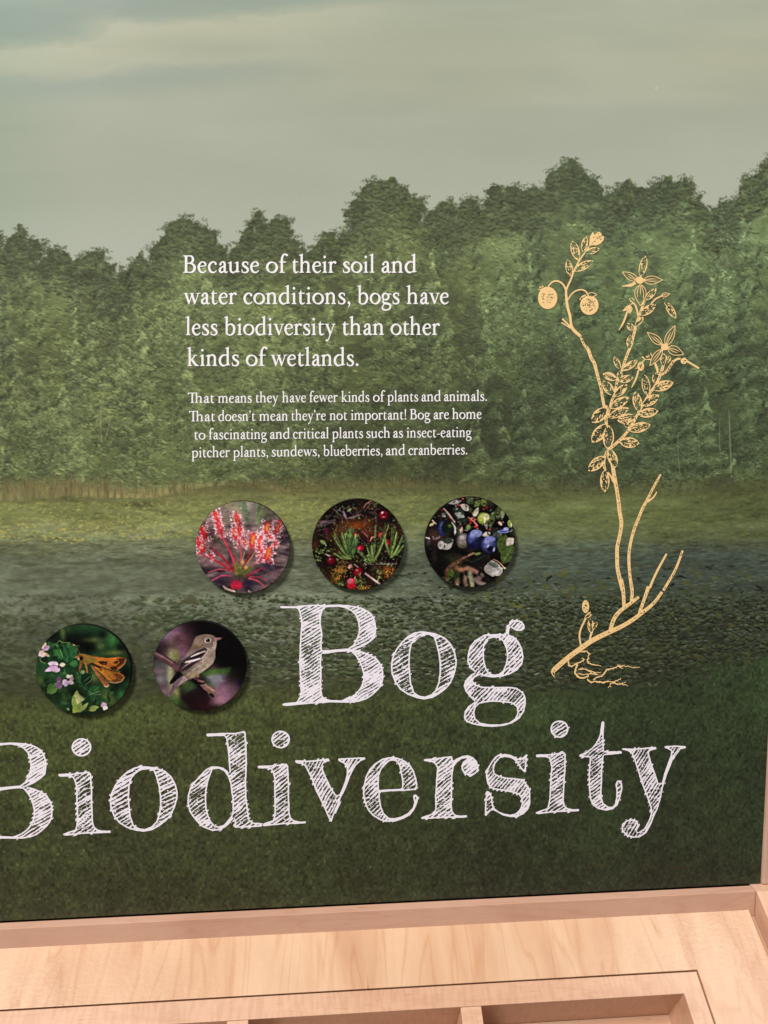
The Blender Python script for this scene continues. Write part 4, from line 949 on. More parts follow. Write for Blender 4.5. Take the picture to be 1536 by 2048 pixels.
def draw_plant(res):
    g = np.random.default_rng(5)
    st, lv, fl, ol = plant_parts()
    to = lambda p: panel_uv(np.asarray(p)[:, 0], np.asarray(p)[:, 1])
    allp = [to(s[:, :2]) for s in st] + [to(np.array([a, b])) for a, b, *_ in lv]
    lo = np.min([p.min(0) for p in allp], 0) - 14; hi = np.max([p.max(0) for p in allp], 0) + 14
    W, H = np.ceil((hi - lo) * res).astype(int)
    m = np.zeros((H, W), np.float32)
    def put(poly, v=1.0):
        r = cover((to(poly) - lo) * res, W, H, 2)
        if r is None:
            return
        s = m[r[1]:r[1] + r[2].shape[0], r[0]:r[0] + r[2].shape[1]]
        s += (v - s) * r[2]
    # bark specks inside stems
    for s in st:
        put(stroke_poly(s, 6))
        q = spline(s, 14)
        if q[:, 2].mean() > 4.6:
            n = int(len(q) * 0.85)
            i = g.integers(2, max(len(q) - 2, 3), n)
            for k in i:
                d = q[min(k + 1, len(q) - 1), :2] - q[k - 1, :2]; L = np.linalg.norm(d)
                if L < 1e-6:
                    continue
                d /= L; nn = np.array([-d[1], d[0]])
                c = q[k, :2] + nn * g.uniform(-0.28, 0.2) * q[k, 2]
                put(lens(c - d * g.uniform(0.6, 1.9), c + d * g.uniform(0.6, 1.9), g.uniform(0.7, 1.5), 0.5, 4), 0.0)
    for b, t, w, dens, bulge in lv:
        d = t - b; L = np.linalg.norm(d); d = d / L; nn = np.array([-d[1], d[0]])
        put(lens(b, t, w, bulge)); 
        inner = 0.72
        put(lens(b + d * L * .1, t - d * L * .12, 1.5, 0.5, 5), 0.0)
        for k in range(int(dens * L * w * 0.27) + 4):                  # veins and shading strokes
            u = g.uniform(0.1, 0.9); v = g.uniform(-1, 1) * inner * 0.5 * w * math.sin(math.pi * u) ** 0.8
            c = b + d * L * u + nn * v
            dd = d + nn * (0.5 if v > 0 else -0.5) * g.uniform(0.1, 1.0); dd /= np.linalg.norm(dd)
            q = g.uniform(1.0, 4.2)
            put(lens(c - dd * q, c + dd * q, g.uniform(0.8, 1.7), 0.5, 5), 0.0)
    for p, dens in fl:
        put(p)
        c0 = p.mean(0); ex = (p - c0)
        A = np.ptp(p[:, 0]) * np.ptp(p[:, 1]) * 0.75
        for k in range(int(dens * A * 0.34)):
            j = g.integers(len(p)); c = c0 + ex[j] * g.random() ** 0.7 * 0.72 + g.normal(0, 0.6, 2) - (0, 0)
            a = g.normal(0.6, 0.6)
            dd = np.array([math.cos(a), math.sin(a)])
            put(lens(c - dd * g.uniform(0.5, 1.8), c + dd * g.uniform(0.5, 1.8), g.uniform(0.7, 1.6), 0.5, 4), 0.0)
    for b, t, w, inner in ol:
        d = t - b; L = np.linalg.norm(d); d = d / L; nn = np.array([-d[1], d[0]])
        e = lens(b, t, w * 0.92, 0.40, 12, 1.0)
        put(e, 0.0)
        ring = np.hstack([np.vstack([e[:12], e[12:]]), np.full((24, 1), 1.5)])
        put(stroke_poly(ring[:12], 3)); put(stroke_poly(ring[12:], 3))
        for k in range(inner):
            off = (k - (inner - 1) / 2) * w * 0.26
            u1 = g.uniform(0.5, 0.85)
            put(stroke_poly(np.array([(*(b + d * L * .05 + nn * off * .3), 1.1), (*(b + d * L * u1 * .55 + nn * off), 1.6), (*(b + d * L * u1 + nn * off * .8), 0.6)]), 4))
    # flower centres once more on top of the petals
    for cx, cy in [(1220 + 480 / 8.084, 500 + 490 / 8.084), (1220 + 880 / 8.084, 500 + 1570 / 8.084)]:
        for k in range(26):
            a = g.uniform(0, 2 * math.pi); dd = np.array([math.cos(a), math.sin(a)])
            put(lens(np.array([cx, cy]), np.array([cx, cy]) + dd * g.uniform(5, 10), 1.8, 0.5, 4))
        put(ellipse(cx, cy, 4.2, 4))
    return blur(m, 0.4 * res / 2) if res > 2 else m, lo
# ------------------------------------------------------------------ the five round photographs
# traced in an enlargement 1536 wide; drawn at a quarter of it
DS = 0.25
DN = 384


def _q(s):
    return np.array([float(v) for v in s.split()]).reshape(-1, 2) * DS


def _pg(im, s, col, a=1.0):
    mix_in(im, _q(s) if isinstance(s, str) else np.asarray(s, float) * DS, rgb(*col), a)


def _sk(im, rows, col, a=1.0):
    q = np.array(rows, float) * DS
    mix_in(im, stroke_poly(q, 6), rgb(*col), a)


def _el(im, cx, cy, rx, ry, col, a=1.0, ang=0.0):
    mix_in(im, ellipse(cx * DS, cy * DS, rx * DS, ry * DS, ang), rgb(*col), a)


def _lf(im, b, t, w, col, a=1.0, bulge=0.5):
    mix_in(im, lens(np.array(b) * DS, np.array(t) * DS, w * DS, bulge, 10, 0.95), rgb(*col), a)


def _blob(im, x, y, rx, ry, col, a):
    yy, xx = np.mgrid[0:DN, 0:DN]
    m = np.exp(-(((xx / DS - x) / rx) ** 2 + ((yy / DS - y) / ry) ** 2)) * a
    im += (rgb(*col) - im) * m[..., None].astype(np.float32)


def _berry(im, x, y, r, dark, mid, light, spec=True, ry=None):
    ry = ry or r
    _el(im, x, y, r, ry, dark)
    for k in range(6):
        f = k / 5
        c = [m * f + d * (1 - f) for m, d in zip(mid, dark)]
        _el(im, x - r * 0.06 * f * 2, y - ry * 0.09 * f * 2, r * (0.97 - 0.42 * f), ry * (0.97 - 0.42 * f), c, 0.75)
    _el(im, x - r * 0.22, y - ry * 0.34, r * 0.34, ry * 0.26, light, 0.55)
    if spec:
        _el(im, x - r * 0.25, y - ry * 0.42, r * 0.13, ry * 0.09, (240, 230, 235), 0.9)


def disc_sundew():
    g = np.random.default_rng(1)
    im = np.ones((DN, DN, 3), np.float32) * rgb(118, 98, 98)
    n = noise(DN, DN, 60, 24, 4, 1); n2 = noise(DN, DN, 20, 7, 3, 2)
    im = ramp(n * 0.7 + n2 * 0.4, [(-1.5, (36, 28, 36)), (-0.5, (96, 78, 80)), (0.3, (128, 106, 106)), (1.5, (166, 142, 142))])
    for x, y, rx, ry, c, a in [(760, 250, 420, 190, (150, 140, 134), .85), (560, 220, 120, 90, (158, 150, 112), .6), (700, 300, 90, 160, (122, 132, 96), .6), (1010, 300, 150, 160, (110, 122, 84), .6), (880, 280, 60, 150, (160, 148, 146), .6), (520, 420, 120, 120, (120, 116, 98), .6),
                               (360, 760, 220, 140, (140, 112, 112), .6), (250, 1000, 150, 90, (132, 102, 104), .7), (800, 1290, 180, 110, (26, 22, 44), .85), (400, 1260, 170, 90, (36, 26, 48), .8), (1090, 1080, 90, 70, (40, 24, 60), .8), (1330, 720, 90, 60, (34, 28, 44), .7), (1300, 900, 80, 60, (40, 34, 46), .6),
                               (1180, 1180, 170, 90, (132, 100, 110), .7), (270, 600, 50, 70, (34, 26, 32), .7), (560, 950, 60, 90, (40, 28, 40), .8), (800, 900, 160, 60, (40, 26, 34), .6), (200, 1130, 70, 40, (38, 28, 44), .8)]:
        _blob(im, x, y, rx, ry, c, a)
    im = blur(im, 1)
    for y in range(5):
        _sk(im, [(1180, 760 + y * 70, 16), (1290, 800 + y * 66, 26), (1400, 830 + y * 60, 12)], (150 - 12 * (y % 2) * 4, 126 - 10 * (y % 2) * 4, 130 - 40 * (y % 2)), .55)
    _sk(im, [(760, 170, 60), (790, 330, 70), (830, 480, 40)], (98, 128, 92), .75); _sk(im, [(1000, 180, 50), (980, 320, 60), (975, 480, 36)], (84, 112, 72), .8); _sk(im, [(960, 420, 30), (1030, 240, 34)], (132, 142, 92), .5)
    im = blur(im, 1)
    _sk(im, [(290, 640, 26), (380, 700, 30), (480, 770, 10)], (92, 100, 72), .9)
    base = (665, 1180)
    for pts, w, c in [([(640, 1120), (560, 860), (440, 630)], 46, (190, 62, 78)), ([(620, 1130), (470, 960), (280, 780)], 34, (160, 30, 46)), ([(600, 1150), (400, 1010), (190, 900)], 30, (160, 34, 50)), ([(590, 1140), (480, 1040), (390, 980)], 26, (176, 50, 66)),
                      ([(700, 1130), (712, 900), (690, 740)], 32, (196, 82, 94)), ([(650, 1120), (640, 960), (610, 760)], 24, (120, 84, 56)), ([(710, 1120), (790, 980), (850, 830)], 26, (150, 30, 40)), ([(740, 1080), (830, 970), (920, 850)], 24, (178, 120, 84)),
                      ([(760, 1120), (860, 1060), (960, 970)], 26, (190, 80, 84)), ([(740, 1210), (880, 1150), (1010, 1090)], 30, (176, 40, 70)), ([(800, 1230), (930, 1270), (1050, 1370)], 34, (186, 74, 90)), ([(820, 1210), (950, 1220), (1060, 1270)], 22, (176, 66, 90)),
                      ([(560, 1190), (420, 1190), (280, 1260)], 28, (176, 70, 96)), ([(520, 1110), (380, 1100), (240, 1140)], 22, (170, 66, 84)), ([(700, 1110), (730, 960), (760, 860)], 18, (168, 160, 90))]:
        _sk(im, [(p[0], p[1], w * (1.15 - 0.3 * i)) for i, p in enumerate(pts)], c, .95)
        _sk(im, [(p[0] - 4, p[1], w * .3) for p in pts], [min(v + 50, 255) for v in c], .5)
    _blob(im, 700, 1140, 90, 70, (122, 132, 60), .9); _lf(im, (640, 1190), (640, 980), 70, (140, 146, 70), .8); _lf(im, (720, 1200), (880, 1040), 60, (120, 124, 60), .8)
    _el(im, 725, 1010, 26, 26, (214, 172, 104)); _el(im, 770, 1080, 24, 22, (222, 180, 110)); _sk(im, [(690, 1090, 12), (700, 1040, 14), (725, 1010, 14)], (190, 140, 90))

    def pad(x0, y0, x1, y1, w, core, dots=1.0):
        b, t = np.array([x0, y0], float), np.array([x1, y1], float)
        d = t - b; L = np.linalg.norm(d); d /= L; nn = np.array([-d[1], d[0]])
        for k in range(int(L / 3.2)):                        # soft halo of tentacles
            p = b + d * g.uniform(0, L) + nn * g.normal(0, w * .75)
            mix_in(im, ellipse(*(p * DS), 3.0, 2.0), rgb(222, 128, 140), .4)
        _lf(im, b, t + d * 10, w * 1.1, (190, 40, 52), .8); _lf(im, b + d * L * .15, t, w * .8, (212, 52, 50), .85)
        _lf(im, b + d * L * .25, t - d * L * .1, w * .6, core, .9); _lf(im, b + d * L * .35 + nn * w * .08, t - d * L * .3, w * .28, [min(v + 26, 255) for v in core], .7)
        for k in range(int(L / 3.6 * dots)):
            u = g.uniform(-.05, 1.05) * L; s = g.choice([-1, 1]); q = g.uniform(.3, 1.1) * w
            a = b + d * u + nn * s * w * .3; e = b + d * (u + g.uniform(-6, 22)) + nn * s * q
            mix_in(im, stroke_poly(np.array([[*(a * DS), 1.3], [*(e * DS), .8]]), 1), rgb(*((208, 44, 62) if g.random() < .6 else (226, 132, 140))), .8)
            r = g.uniform(1.2, 2.5)
            mix_in(im, ellipse(*(e * DS), r * 1.25, r * .85), rgb(*((246, 222, 228) if g.random() < .75 else (232, 160, 172))), .95)
        for k in range(int(L / 20)):
            p = b + d * g.uniform(.1, .95) * L + nn * g.normal(0, w * .3)
            mix_in(im, ellipse(*(p * DS), 1.2, .9), rgb(244, 190, 190), .8)
    for a in [(460, 660, 345, 270, 78, (214, 84, 50)), (700, 800, 655, 300, 84, (214, 80, 52)), (240, 720, 150, 490, 92, (206, 44, 46)), (160, 900, 165, 690, 88, (204, 66, 40)), (640, 700, 612, 520, 66, (222, 120, 60)), (770, 790, 750, 670, 56, (214, 130, 70)),
              (1190, 640, 1270, 420, 74, (214, 110, 60)), (1070, 640, 1095, 450, 88, (216, 130, 56)), (970, 1020, 1020, 640, 60, (204, 70, 60)), (850, 840, 900, 590, 92, (226, 128, 44)), (1060, 1020, 1120, 770, 100, (222, 122, 48)), (330, 960, 260, 880, 50, (190, 60, 70)), (420, 560, 380, 380, 60, (206, 60, 60)), (690, 640, 700, 480, 60, (206, 70, 60)), (960, 800, 985, 640, 60, (210, 90, 70)), (1180, 820, 1210, 680, 50, (200, 60, 70)), (120, 800, 110, 640, 60, (200, 44, 56)), (1010, 900, 960, 780, 56, (206, 70, 70)), (1150, 700, 1100, 640, 60, (200, 60, 70))]:
        pad(*a)
    _sk(im, [(1090, 700, 30), (1150, 705, 40), (1220, 715, 20)], (226, 190, 190), .9)
    _el(im, 628, 1330, 78, 66, (196, 30, 62)); _el(im, 640, 1310, 44, 36, (222, 60, 86), .7)
    for k in range(30):
        a = g.uniform(math.pi * .9, math.pi * 2.1); r = g.uniform(80, 130)
        mix_in(im, stroke_poly(np.array([[628 * DS, 1325 * DS, 2], [(628 + math.cos(a) * r) * DS, (1325 + math.sin(a) * r) * DS, .8]]), 1), rgb(206, 44, 74), .8)
    _sk(im, [(440, 1330, 20), (510, 1390, 44), (620, 1420, 24)], (208, 176, 166), .9); _sk(im, [(600, 1360, 8), (625, 1390, 40), (630, 1440, 20)], (60, 64, 48), .9)
    _sk(im, [(790, 1400, 24), (830, 1440, 20)], (206, 172, 160), .9)
    return im


def disc_cranberry():
    g = np.random.default_rng(2)
    n = noise(DN, DN, 40, 34, 4, 5)
    im = ramp(n, [(-1.2, (10, 8, 10)), (0, (26, 18, 18)), (1.4, (52, 34, 28))])
    for x, y, rx, ry, c, a in [(700, 490, 230, 90, (118, 62, 24), .9), (480, 620, 150, 110, (96, 52, 26), .7), (900, 600, 120, 60, (112, 48, 28), .6), (420, 860, 120, 80, (92, 54, 30), .7), (330, 1180, 180, 130, (72, 42, 28), .8), (1150, 560, 160, 100, (58, 22, 20), .7), (900, 1240, 130, 90, (60, 34, 22), .7), (150, 760, 70, 80, (84, 48, 28), .7), (1100, 1150, 150, 90, (100, 56, 26), .7)]:
        _blob(im, x, y, rx, ry, c, a)
    N = 1700
    xs = g.uniform(80, 1400, N); ys = g.uniform(120, 1400, N)
    pal = np.array([(120, 66, 28), (92, 44, 26), (146, 84, 34), (64, 40, 28), (20, 14, 14), (12, 10, 12)], np.float32) / 255
    dabs(im, xs * DS, ys * DS, g.uniform(2, 7, N), g.uniform(1, 3, N), g.uniform(0, 180, N), pal[g.integers(0, 6, N)], g.uniform(.3, .8, N))
    for x, y, rx, ry, k in [(480, 1120, 110, 120, 240), (420, 1260, 90, 60, 90), (1160, 1160, 90, 90, 130), (820, 1370, 120, 40, 80)]:
        for _ in range(k):
            p = (x + g.normal(0, rx * .6), y + g.normal(0, ry * .6)); a = g.uniform(0, 6.28); r = g.uniform(8, 24)
            c = [(222, 166, 62), (198, 138, 48), (236, 196, 96), (168, 106, 40)][g.integers(4)] if x < 1000 else [(206, 134, 54), (178, 104, 40), (226, 168, 84)][g.integers(3)]
            _lf(im, p, (p[0] + math.cos(a) * r, p[1] + math.sin(a) * r), 12, c, .85)
    for _ in range(420):                                  # heath leaves scattered through the moss
        p = (g.uniform(120, 1380), g.uniform(160, 1340)); a = g.uniform(0, 6.28); r = g.uniform(16, 52)
        if 640 < p[0] < 1000 and 450 < p[1] < 560:
            continue
        c = [(98, 116, 66), (122, 140, 84), (72, 90, 50), (140, 150, 100)][g.integers(4)]
        _lf(im, p, (p[0] + math.cos(a) * r, p[1] + math.sin(a) * r), g.uniform(8, 22), [v * g.uniform(.45, 1.05) for v in c], .9)
    for _ in range(60):                                   # grey stems
        p = (g.uniform(130, 1000), g.uniform(200, 640)); a = g.normal(.4, .9); r = g.uniform(50, 150)
        _sk(im, [(p[0], p[1], 8), (p[0] + math.cos(a) * r, p[1] + math.sin(a) * r, 6)], [(150, 130, 140), (120, 98, 104), (104, 72, 62)][g.integers(3)], .8)
    for k in range(9):
        _sk(im, [(190 + g.normal(0, 14), 500 - k * 9, 10), (310, 470 - k * 6 + g.normal(0, 8), 12), (430, 440 - k * 5 + g.normal(0, 14), 8)], [(150, 128, 138), (118, 100, 106), (90, 76, 80)][k % 3], .8)
    _sk(im, [(540, 290, 20), (560, 360, 30), (585, 400, 14)], (148, 136, 150)); _sk(im, [(590, 400, 14), (680, 380, 26), (760, 350, 12)], (120, 104, 112))
    _sk(im, [(820, 260, 14), (860, 200, 16), (930, 160, 14)], (150, 110, 100)); _sk(im, [(840, 290, 10), (900, 220, 12), (960, 170, 10)], (120, 86, 80))
    _lf(im, (1000, 250), (960, 190), 50, (84, 100, 60)); _lf(im, (590, 300), (660, 260), 40, (130, 146, 100)); _lf(im, (205, 690), (300, 750), 56, (104, 124, 76)); _lf(im, (205, 690), (300, 750), 14, (150, 166, 116))
    R = lambda x, y, r, **k: _berry(im, x, y, r, (52, 4, 16), (150, 16, 38), (206, 80, 100), **k)
    R(1100, 362, 76); _el(im, 1085, 326, 20, 16, (230, 200, 214)); _el(im, 1104, 345, 12, 26, (40, 6, 20)); _el(im, 1100, 384, 26, 6, (230, 150, 160))
    R(305, 560, 40, spec=False); _el(im, 305, 560, 40, 44, (74, 28, 52), .8); R(700, 625, 40, spec=False); _el(im, 690, 630, 30, 26, (206, 60, 44), .7); R(1080, 640, 66, spec=False); _el(im, 1050, 640, 30, 34, (226, 80, 72), .8); R(1160, 760, 60, spec=False, ry=80); R(780, 812, 58, spec=False); _el(im, 750, 815, 20, 18, (226, 96, 110), .8)
    _sk(im, [(700, 545, 14), (800, 640, 26), (900, 740, 24)], (74, 26, 30)); _sk(im, [(905, 720, 10), (940, 660, 22), (985, 690, 14)], (232, 150, 130)); _sk(im, [(800, 580, 16), (850, 630, 18), (880, 670, 10)], (200, 120, 110), .7)

    def sprig(bx, by, tips, w, c):
        tips = [(x + g.normal(0, 26), y + g.normal(0, 26)) for x, y in tips for _ in range(2)] + list(tips); w = w * .66
        for i, (tx, ty) in enumerate(tips):
            mid = ((bx + tx) / 2 + (tx - bx) * .05, (by + ty) / 2 + abs(tx - bx) * .12)
            cc = [v * (.62 if i < len(tips) * .5 else 1.0) for v in c[i % len(c)]]
            _sk(im, [(bx, by, w * .5), (*mid, w), (tx, ty, w * .55)], cc, .96)
            _sk(im, [(mid[0] - 5, mid[1], w * .25), (tx - 4, ty + 8, w * .3)], [min(v + 34, 255) for v in cc], .7)
    gr = [(98, 124, 64), (122, 144, 78), (72, 98, 52), (138, 156, 92), (84, 108, 66)]
    sprig(640, 960, [(400, 640), (480, 760), (530, 660), (560, 600), (610, 560), (650, 560), (700, 640), (730, 710), (470, 850), (740, 620)], 40, gr)
    sprig(610, 900, [(520, 590), (580, 570), (640, 540), (560, 760), (690, 700)], 44, [(70, 98, 56), (96, 122, 66), (60, 84, 50)])
    sprig(950, 1010, [(730, 830), (860, 790), (930, 760), (1070, 790), (1170, 490), (990, 490), (820, 980)], 38, gr)
    sprig(1190, 950, [(1110, 640), (1215, 520), (1280, 590), (1370, 630), (1380, 770), (1240, 740), (1180, 800), (1310, 780)], 38, gr)
    for _ in range(240):
        p = (g.uniform(380, 1380), g.uniform(540, 1180)); a = g.normal(-1.5, .8); r = g.uniform(18, 60)
        _lf(im, p, (p[0] + math.cos(a) * r, p[1] + math.sin(a) * r), g.uniform(8, 16), [(96, 118, 62), (54, 72, 40), (122, 138, 84), (30, 28, 20), (96, 44, 26), (18, 14, 14)][g.integers(6)], .8)
    _lf(im, (280, 880), (460, 965), 18, (196, 186, 170)); _sk(im, [(280, 880, 16), (370, 930, 20), (460, 965, 10)], (206, 190, 176))
    R(365, 985, 74); R(740, 1150, 84); _berry(im, 640, 1300, 70, (150, 20, 46), (214, 60, 84), (236, 150, 170), spec=False, ry=78); _el(im, 620, 1265, 46, 34, (226, 130, 152), .8); _el(im, 640, 1345, 54, 34, (206, 30, 48), .8)
    _lf(im, (600, 1090), (650, 1030), 50, (206, 150, 150), .9)
    _sk(im, [(830, 1160, 26), (920, 1230, 24), (1040, 1320, 30)], (214, 190, 190)); _sk(im, [(840, 1166, 8), (930, 1246, 8), (1030, 1326, 8)], (150, 120, 120), .8); _sk(im, [(680, 1030, 12), (740, 1080, 12)], (200, 170, 170))
    for bx, by, s in [(200, 850, 90), (170, 950, 70), (260, 840, 80), (740, 1260, 100), (780, 1310, 80), (480, 1310, 70), (870, 960, 70), (1030, 1160, 60), (1020, 1240, 50)]:
        for _ in range(12):
            a = g.uniform(0, 6.28); r = g.uniform(.35, .7) * s; p = (bx + g.normal(0, s * .3), by + g.normal(0, s * .3))
            _lf(im, p, (p[0] + math.cos(a) * r, p[1] + math.sin(a) * r), 20, [(122, 142, 84), (98, 118, 66), (150, 160, 108), (70, 92, 52)][g.integers(4)], .95)
    # the photographer's tiny signature, too small to read
    x = 832
    _sk(im, [(840, 1010, 7), (828, 1030, 9), (848, 1040, 8), (832, 1062, 7)], (226, 216, 206), .95)
    while x < 1270:
        h = g.choice([16, 16, 16, 30]); x += g.uniform(11, 19)
        if 950 < x < 985:
            continue
        _sk(im, [(x, 1048 - h, 8), (x + 3, 1038, 6), (x + 9, 1046, 8)], (222, 214, 204), .9)
    return im


def disc_blueberry():
    g = np.random.default_rng(3)
    n = noise(DN, DN, 50, 40, 3, 8)
    im = ramp(n, [(-1, (8, 8, 10)), (0.6, (16, 14, 14)), (1.8, (44, 32, 26))])
    for x, y, rx, ry, c, a in [(240, 600, 90, 110, (92, 66, 56), .7), (230, 900, 40, 120, (84, 60, 54), .6), (150, 700, 40, 60, (120, 100, 104), .6), (480, 960, 150, 70, (52, 56, 34), .7), (860, 180, 120, 80, (84, 88, 56), .5), (1010, 200, 60, 60, (92, 80, 74), .6), (640, 1100, 260, 50, (104, 74, 54), .5), (480, 1180, 70, 120, (74, 82, 44), .7)]:
        _blob(im, x, y, rx, ry, c, a)
    _sk(im, [(400, 1120, 50), (470, 1050, 50), (600, 980, 46), (690, 910, 36)], (150, 106, 84), .85)
    for rows, c in [([(520, 1070, 60), (620, 1110, 60), (700, 1080, 50)], (172, 122, 92)), ([(680, 1080, 60), (760, 1120, 70), (850, 1160, 60)], (206, 156, 138)), ([(390, 1110, 40), (410, 1200, 50), (400, 1260, 40)], (146, 96, 70)),
                    ([(720, 1140, 50), (750, 1230, 70), (770, 1360, 60)], (188, 190, 150)), ([(560, 1220, 60), (560, 1300, 70), (570, 1350, 50)], (176, 150, 120)), ([(680, 1190, 60), (660, 1260, 60), (690, 1350, 60)], (156, 134, 112)), ([(790, 1230, 50), (870, 1300, 60), (960, 1330, 50)], (206, 180, 168)),
                    ([(830, 1210, 60), (890, 1260, 50)], (196, 164, 154)), ([(890, 1160, 40), (920, 1220, 50)], (160, 140, 124)), ([(350, 1210, 30), (410, 1260, 40), (470, 1300, 30)], (150, 160, 124))]:
        _sk(im, rows, c, .8)
    im = blur(im, 2)
    _lf(im, (430, 1250), (490, 1090), 90, (92, 110, 50), .9); _lf(im, (520, 1260), (580, 1110), 70, (58, 74, 38), .8)
    _sk(im, [(590, 1300, 20), (600, 1340, 40)], (12, 10, 10))
    LF = lambda b, t, w, c, a=1.0: (_lf(im, b, t, w, c, a), _lf(im, b, t, w * .07, [min(v + 40, 255) for v in c], .7))
    for b, t, w, c in [((420, 190), (620, 150), 60, (168, 164, 160)), ((740, 290), (590, 200), 90, (182, 176, 170)), ((360, 370), (400, 300), 110, (52, 66, 58)), ((330, 310), (390, 380), 40, (156, 152, 146)), ((480, 250), (660, 340), 90, (44, 56, 48)), ((510, 320), (660, 380), 80, (150, 156, 150)), ((540, 440), (720, 420), 70, (38, 50, 42)), ((690, 190), (760, 110), 130, (70, 84, 62)),
                       ((790, 240), (870, 150), 80, (100, 116, 60)), ((940, 240), (900, 120), 90, (96, 110, 58)), ((770, 400), (850, 240), 70, (188, 184, 160)), ((760, 330), (720, 240), 60, (60, 72, 52)), ((1120, 420), (1130, 230), 110, (74, 88, 46)), ((1180, 420), (1190, 270), 60, (140, 146, 122)), ((1010, 540), (1060, 300), 90, (80, 100, 56)), ((970, 560), (940, 400), 50, (156, 150, 140)), ((1290, 540), (1290, 410), 70, (120, 136, 66)), ((1310, 540), (1320, 450), 30, (206, 200, 184)),
                       ((1130, 540), (1000, 600), 80, (36, 44, 34)), ((1190, 620), (1030, 650), 110, (70, 78, 76)), ((1030, 600), (900, 640), 70, (192, 184, 172)), ((560, 660), (590, 480), 70, (50, 64, 36)), ((690, 570), (720, 470), 70, (92, 108, 62)), ((620, 500), (600, 620), 40, (180, 140, 140)), ((1380, 620), (1290, 540), 120, (34, 42, 32)),
                       ((760, 1010), (990, 900), 180, (22, 26, 24)), ((790, 900), (890, 880), 40, (110, 124, 70))]:
        LF(b, t, w, c)
    for _ in range(230):
        p = (g.uniform(180, 1350), g.uniform(110, 640)); a = g.uniform(0, 6.28); r = g.uniform(20, 60)
        _lf(im, p, (p[0] + math.cos(a) * r, p[1] + math.sin(a) * r), g.uniform(10, 24), [(24, 26, 22), (172, 164, 156), (60, 74, 46), (12, 12, 12), (96, 104, 84), (88, 40, 36), (40, 52, 36)][g.integers(7)], .85)
    for p in [(640, 130), (560, 220), (800, 480), (820, 520), (780, 410), (1000, 560), (960, 260), (350, 280), (1150, 470), (455, 405), (740, 440)]:
        for _ in range(4):
            _el(im, p[0] + g.normal(0, 18), p[1] + g.normal(0, 14), g.uniform(8, 16), g.uniform(6, 12), [(184, 52, 44), (206, 110, 96), (132, 26, 26)][g.integers(3)], .9)
    _sk(im, [(360, 250, 14), (430, 330, 24), (520, 450, 18)], (204, 180, 172)); _sk(im, [(700, 380, 14), (770, 430, 22), (840, 500, 18)], (200, 110, 104)); _sk(im, [(1130, 450, 30), (1160, 480, 40), (1180, 500, 14)], (226, 190, 186))
    _berry(im, 915, 400, 84, (104, 118, 54), (160, 172, 84), (214, 214, 160), spec=False); _el(im, 960, 380, 46, 50, (220, 216, 176), .8); _lf(im, (930, 470), (945, 380), 30, (230, 226, 210), .9)
    _berry(im, 360, 520, 88, (30, 34, 74), (68, 76, 140), (150, 158, 206), spec=False, ry=115); _lf(im, (400, 640), (410, 400), 150, (24, 34, 28)); _lf(im, (440, 520), (455, 470), 60, (84, 106, 48), .9); _sk(im, [(470, 440, 14), (520, 520, 26), (520, 620, 20)], (196, 200, 204), .9)
    LF((300, 800), (500, 690), 170, (178, 172, 170)); _lf(im, (330, 690), (500, 710), 90, (60, 72, 62)); _el(im, 320, 760, 40, 60, (186, 180, 178), .8)
    _sk(im, [(100, 650, 14), (170, 680, 14), (330, 660, 16), (500, 670, 12)], (60, 40, 40)); _sk(im, [(110, 650, 14), (170, 668, 26)], (214, 190, 196)); _sk(im, [(200, 680, 12), (280, 660, 26), (330, 640, 10)], (140, 116, 120), .8); _sk(im, [(165, 490, 20), (200, 470, 40), (230, 450, 20)], (200, 192, 150), .9); _sk(im, [(200, 410, 14), (260, 470, 16)], (230, 214, 200), .9)
    for _ in range(120):
        p = (g.uniform(120, 1350), g.uniform(560, 1250)); a = g.uniform(0, 6.28); r = g.uniform(20, 80)
        _lf(im, p, (p[0] + math.cos(a) * r, p[1] + math.sin(a) * r), g.uniform(8, 26), [(20, 24, 20), (40, 52, 32), (70, 60, 52), (12, 12, 12), (104, 92, 84), (52, 64, 40)][g.integers(6)], .6)
    _berry(im, 640, 705, 100, (60, 58, 64), (124, 116, 112), (186, 176, 176), spec=False, ry=110); _el(im, 620, 770, 60, 40, (104, 100, 70), .5)
    _berry(im, 795, 690, 118, (20, 24, 60), (76, 84, 142), (160, 168, 210), spec=False, ry=142); _el(im, 820, 605, 84, 52, (156, 168, 218), .8); _pg(im, "690 790 800 700 900 650 910 720 860 800 780 830 710 820", (14, 16, 44), .75)
    _berry(im, 1000, 765, 118, (34, 38, 78), (98, 102, 158), (168, 170, 210), spec=False, ry=122); _el(im, 1010, 690, 76, 46, (150, 156, 214), .7); _el(im, 1020, 825, 46, 40, (14, 14, 36)); _lf(im, (970, 810), (1000, 760), 34, (160, 160, 206)); _lf(im, (1060, 870), (1080, 800), 30, (170, 170, 214))
    _el(im, 1200, 585, 80, 26, (140, 150, 206)); _el(im, 1240, 550, 40, 22, (170, 178, 226)); _sk(im, [(1140, 570, 10), (1200, 590, 14), (1270, 580, 10)], (54, 60, 116))
    LF((1150, 880), (1240, 620), 170, (76, 92, 44)); LF((1240, 780), (1350, 680), 120, (188, 178, 170)); LF((1190, 1040), (1340, 770), 210, (70, 88, 44))
    for k in range(40):
        u = g.uniform(0, 1); _el(im, 1190 + 150 * u + g.normal(0, 40), 1040 - 270 * u + g.normal(0, 30), 7, 5, (118, 136, 70), .5)
    LF((1060, 1220), (1040, 980), 240, (168, 164, 162)); _lf(im, (980, 1010), (1150, 1090), 70, (96, 106, 100), .7); LF((1060, 1200), (1200, 1090), 130, (190, 186, 186))
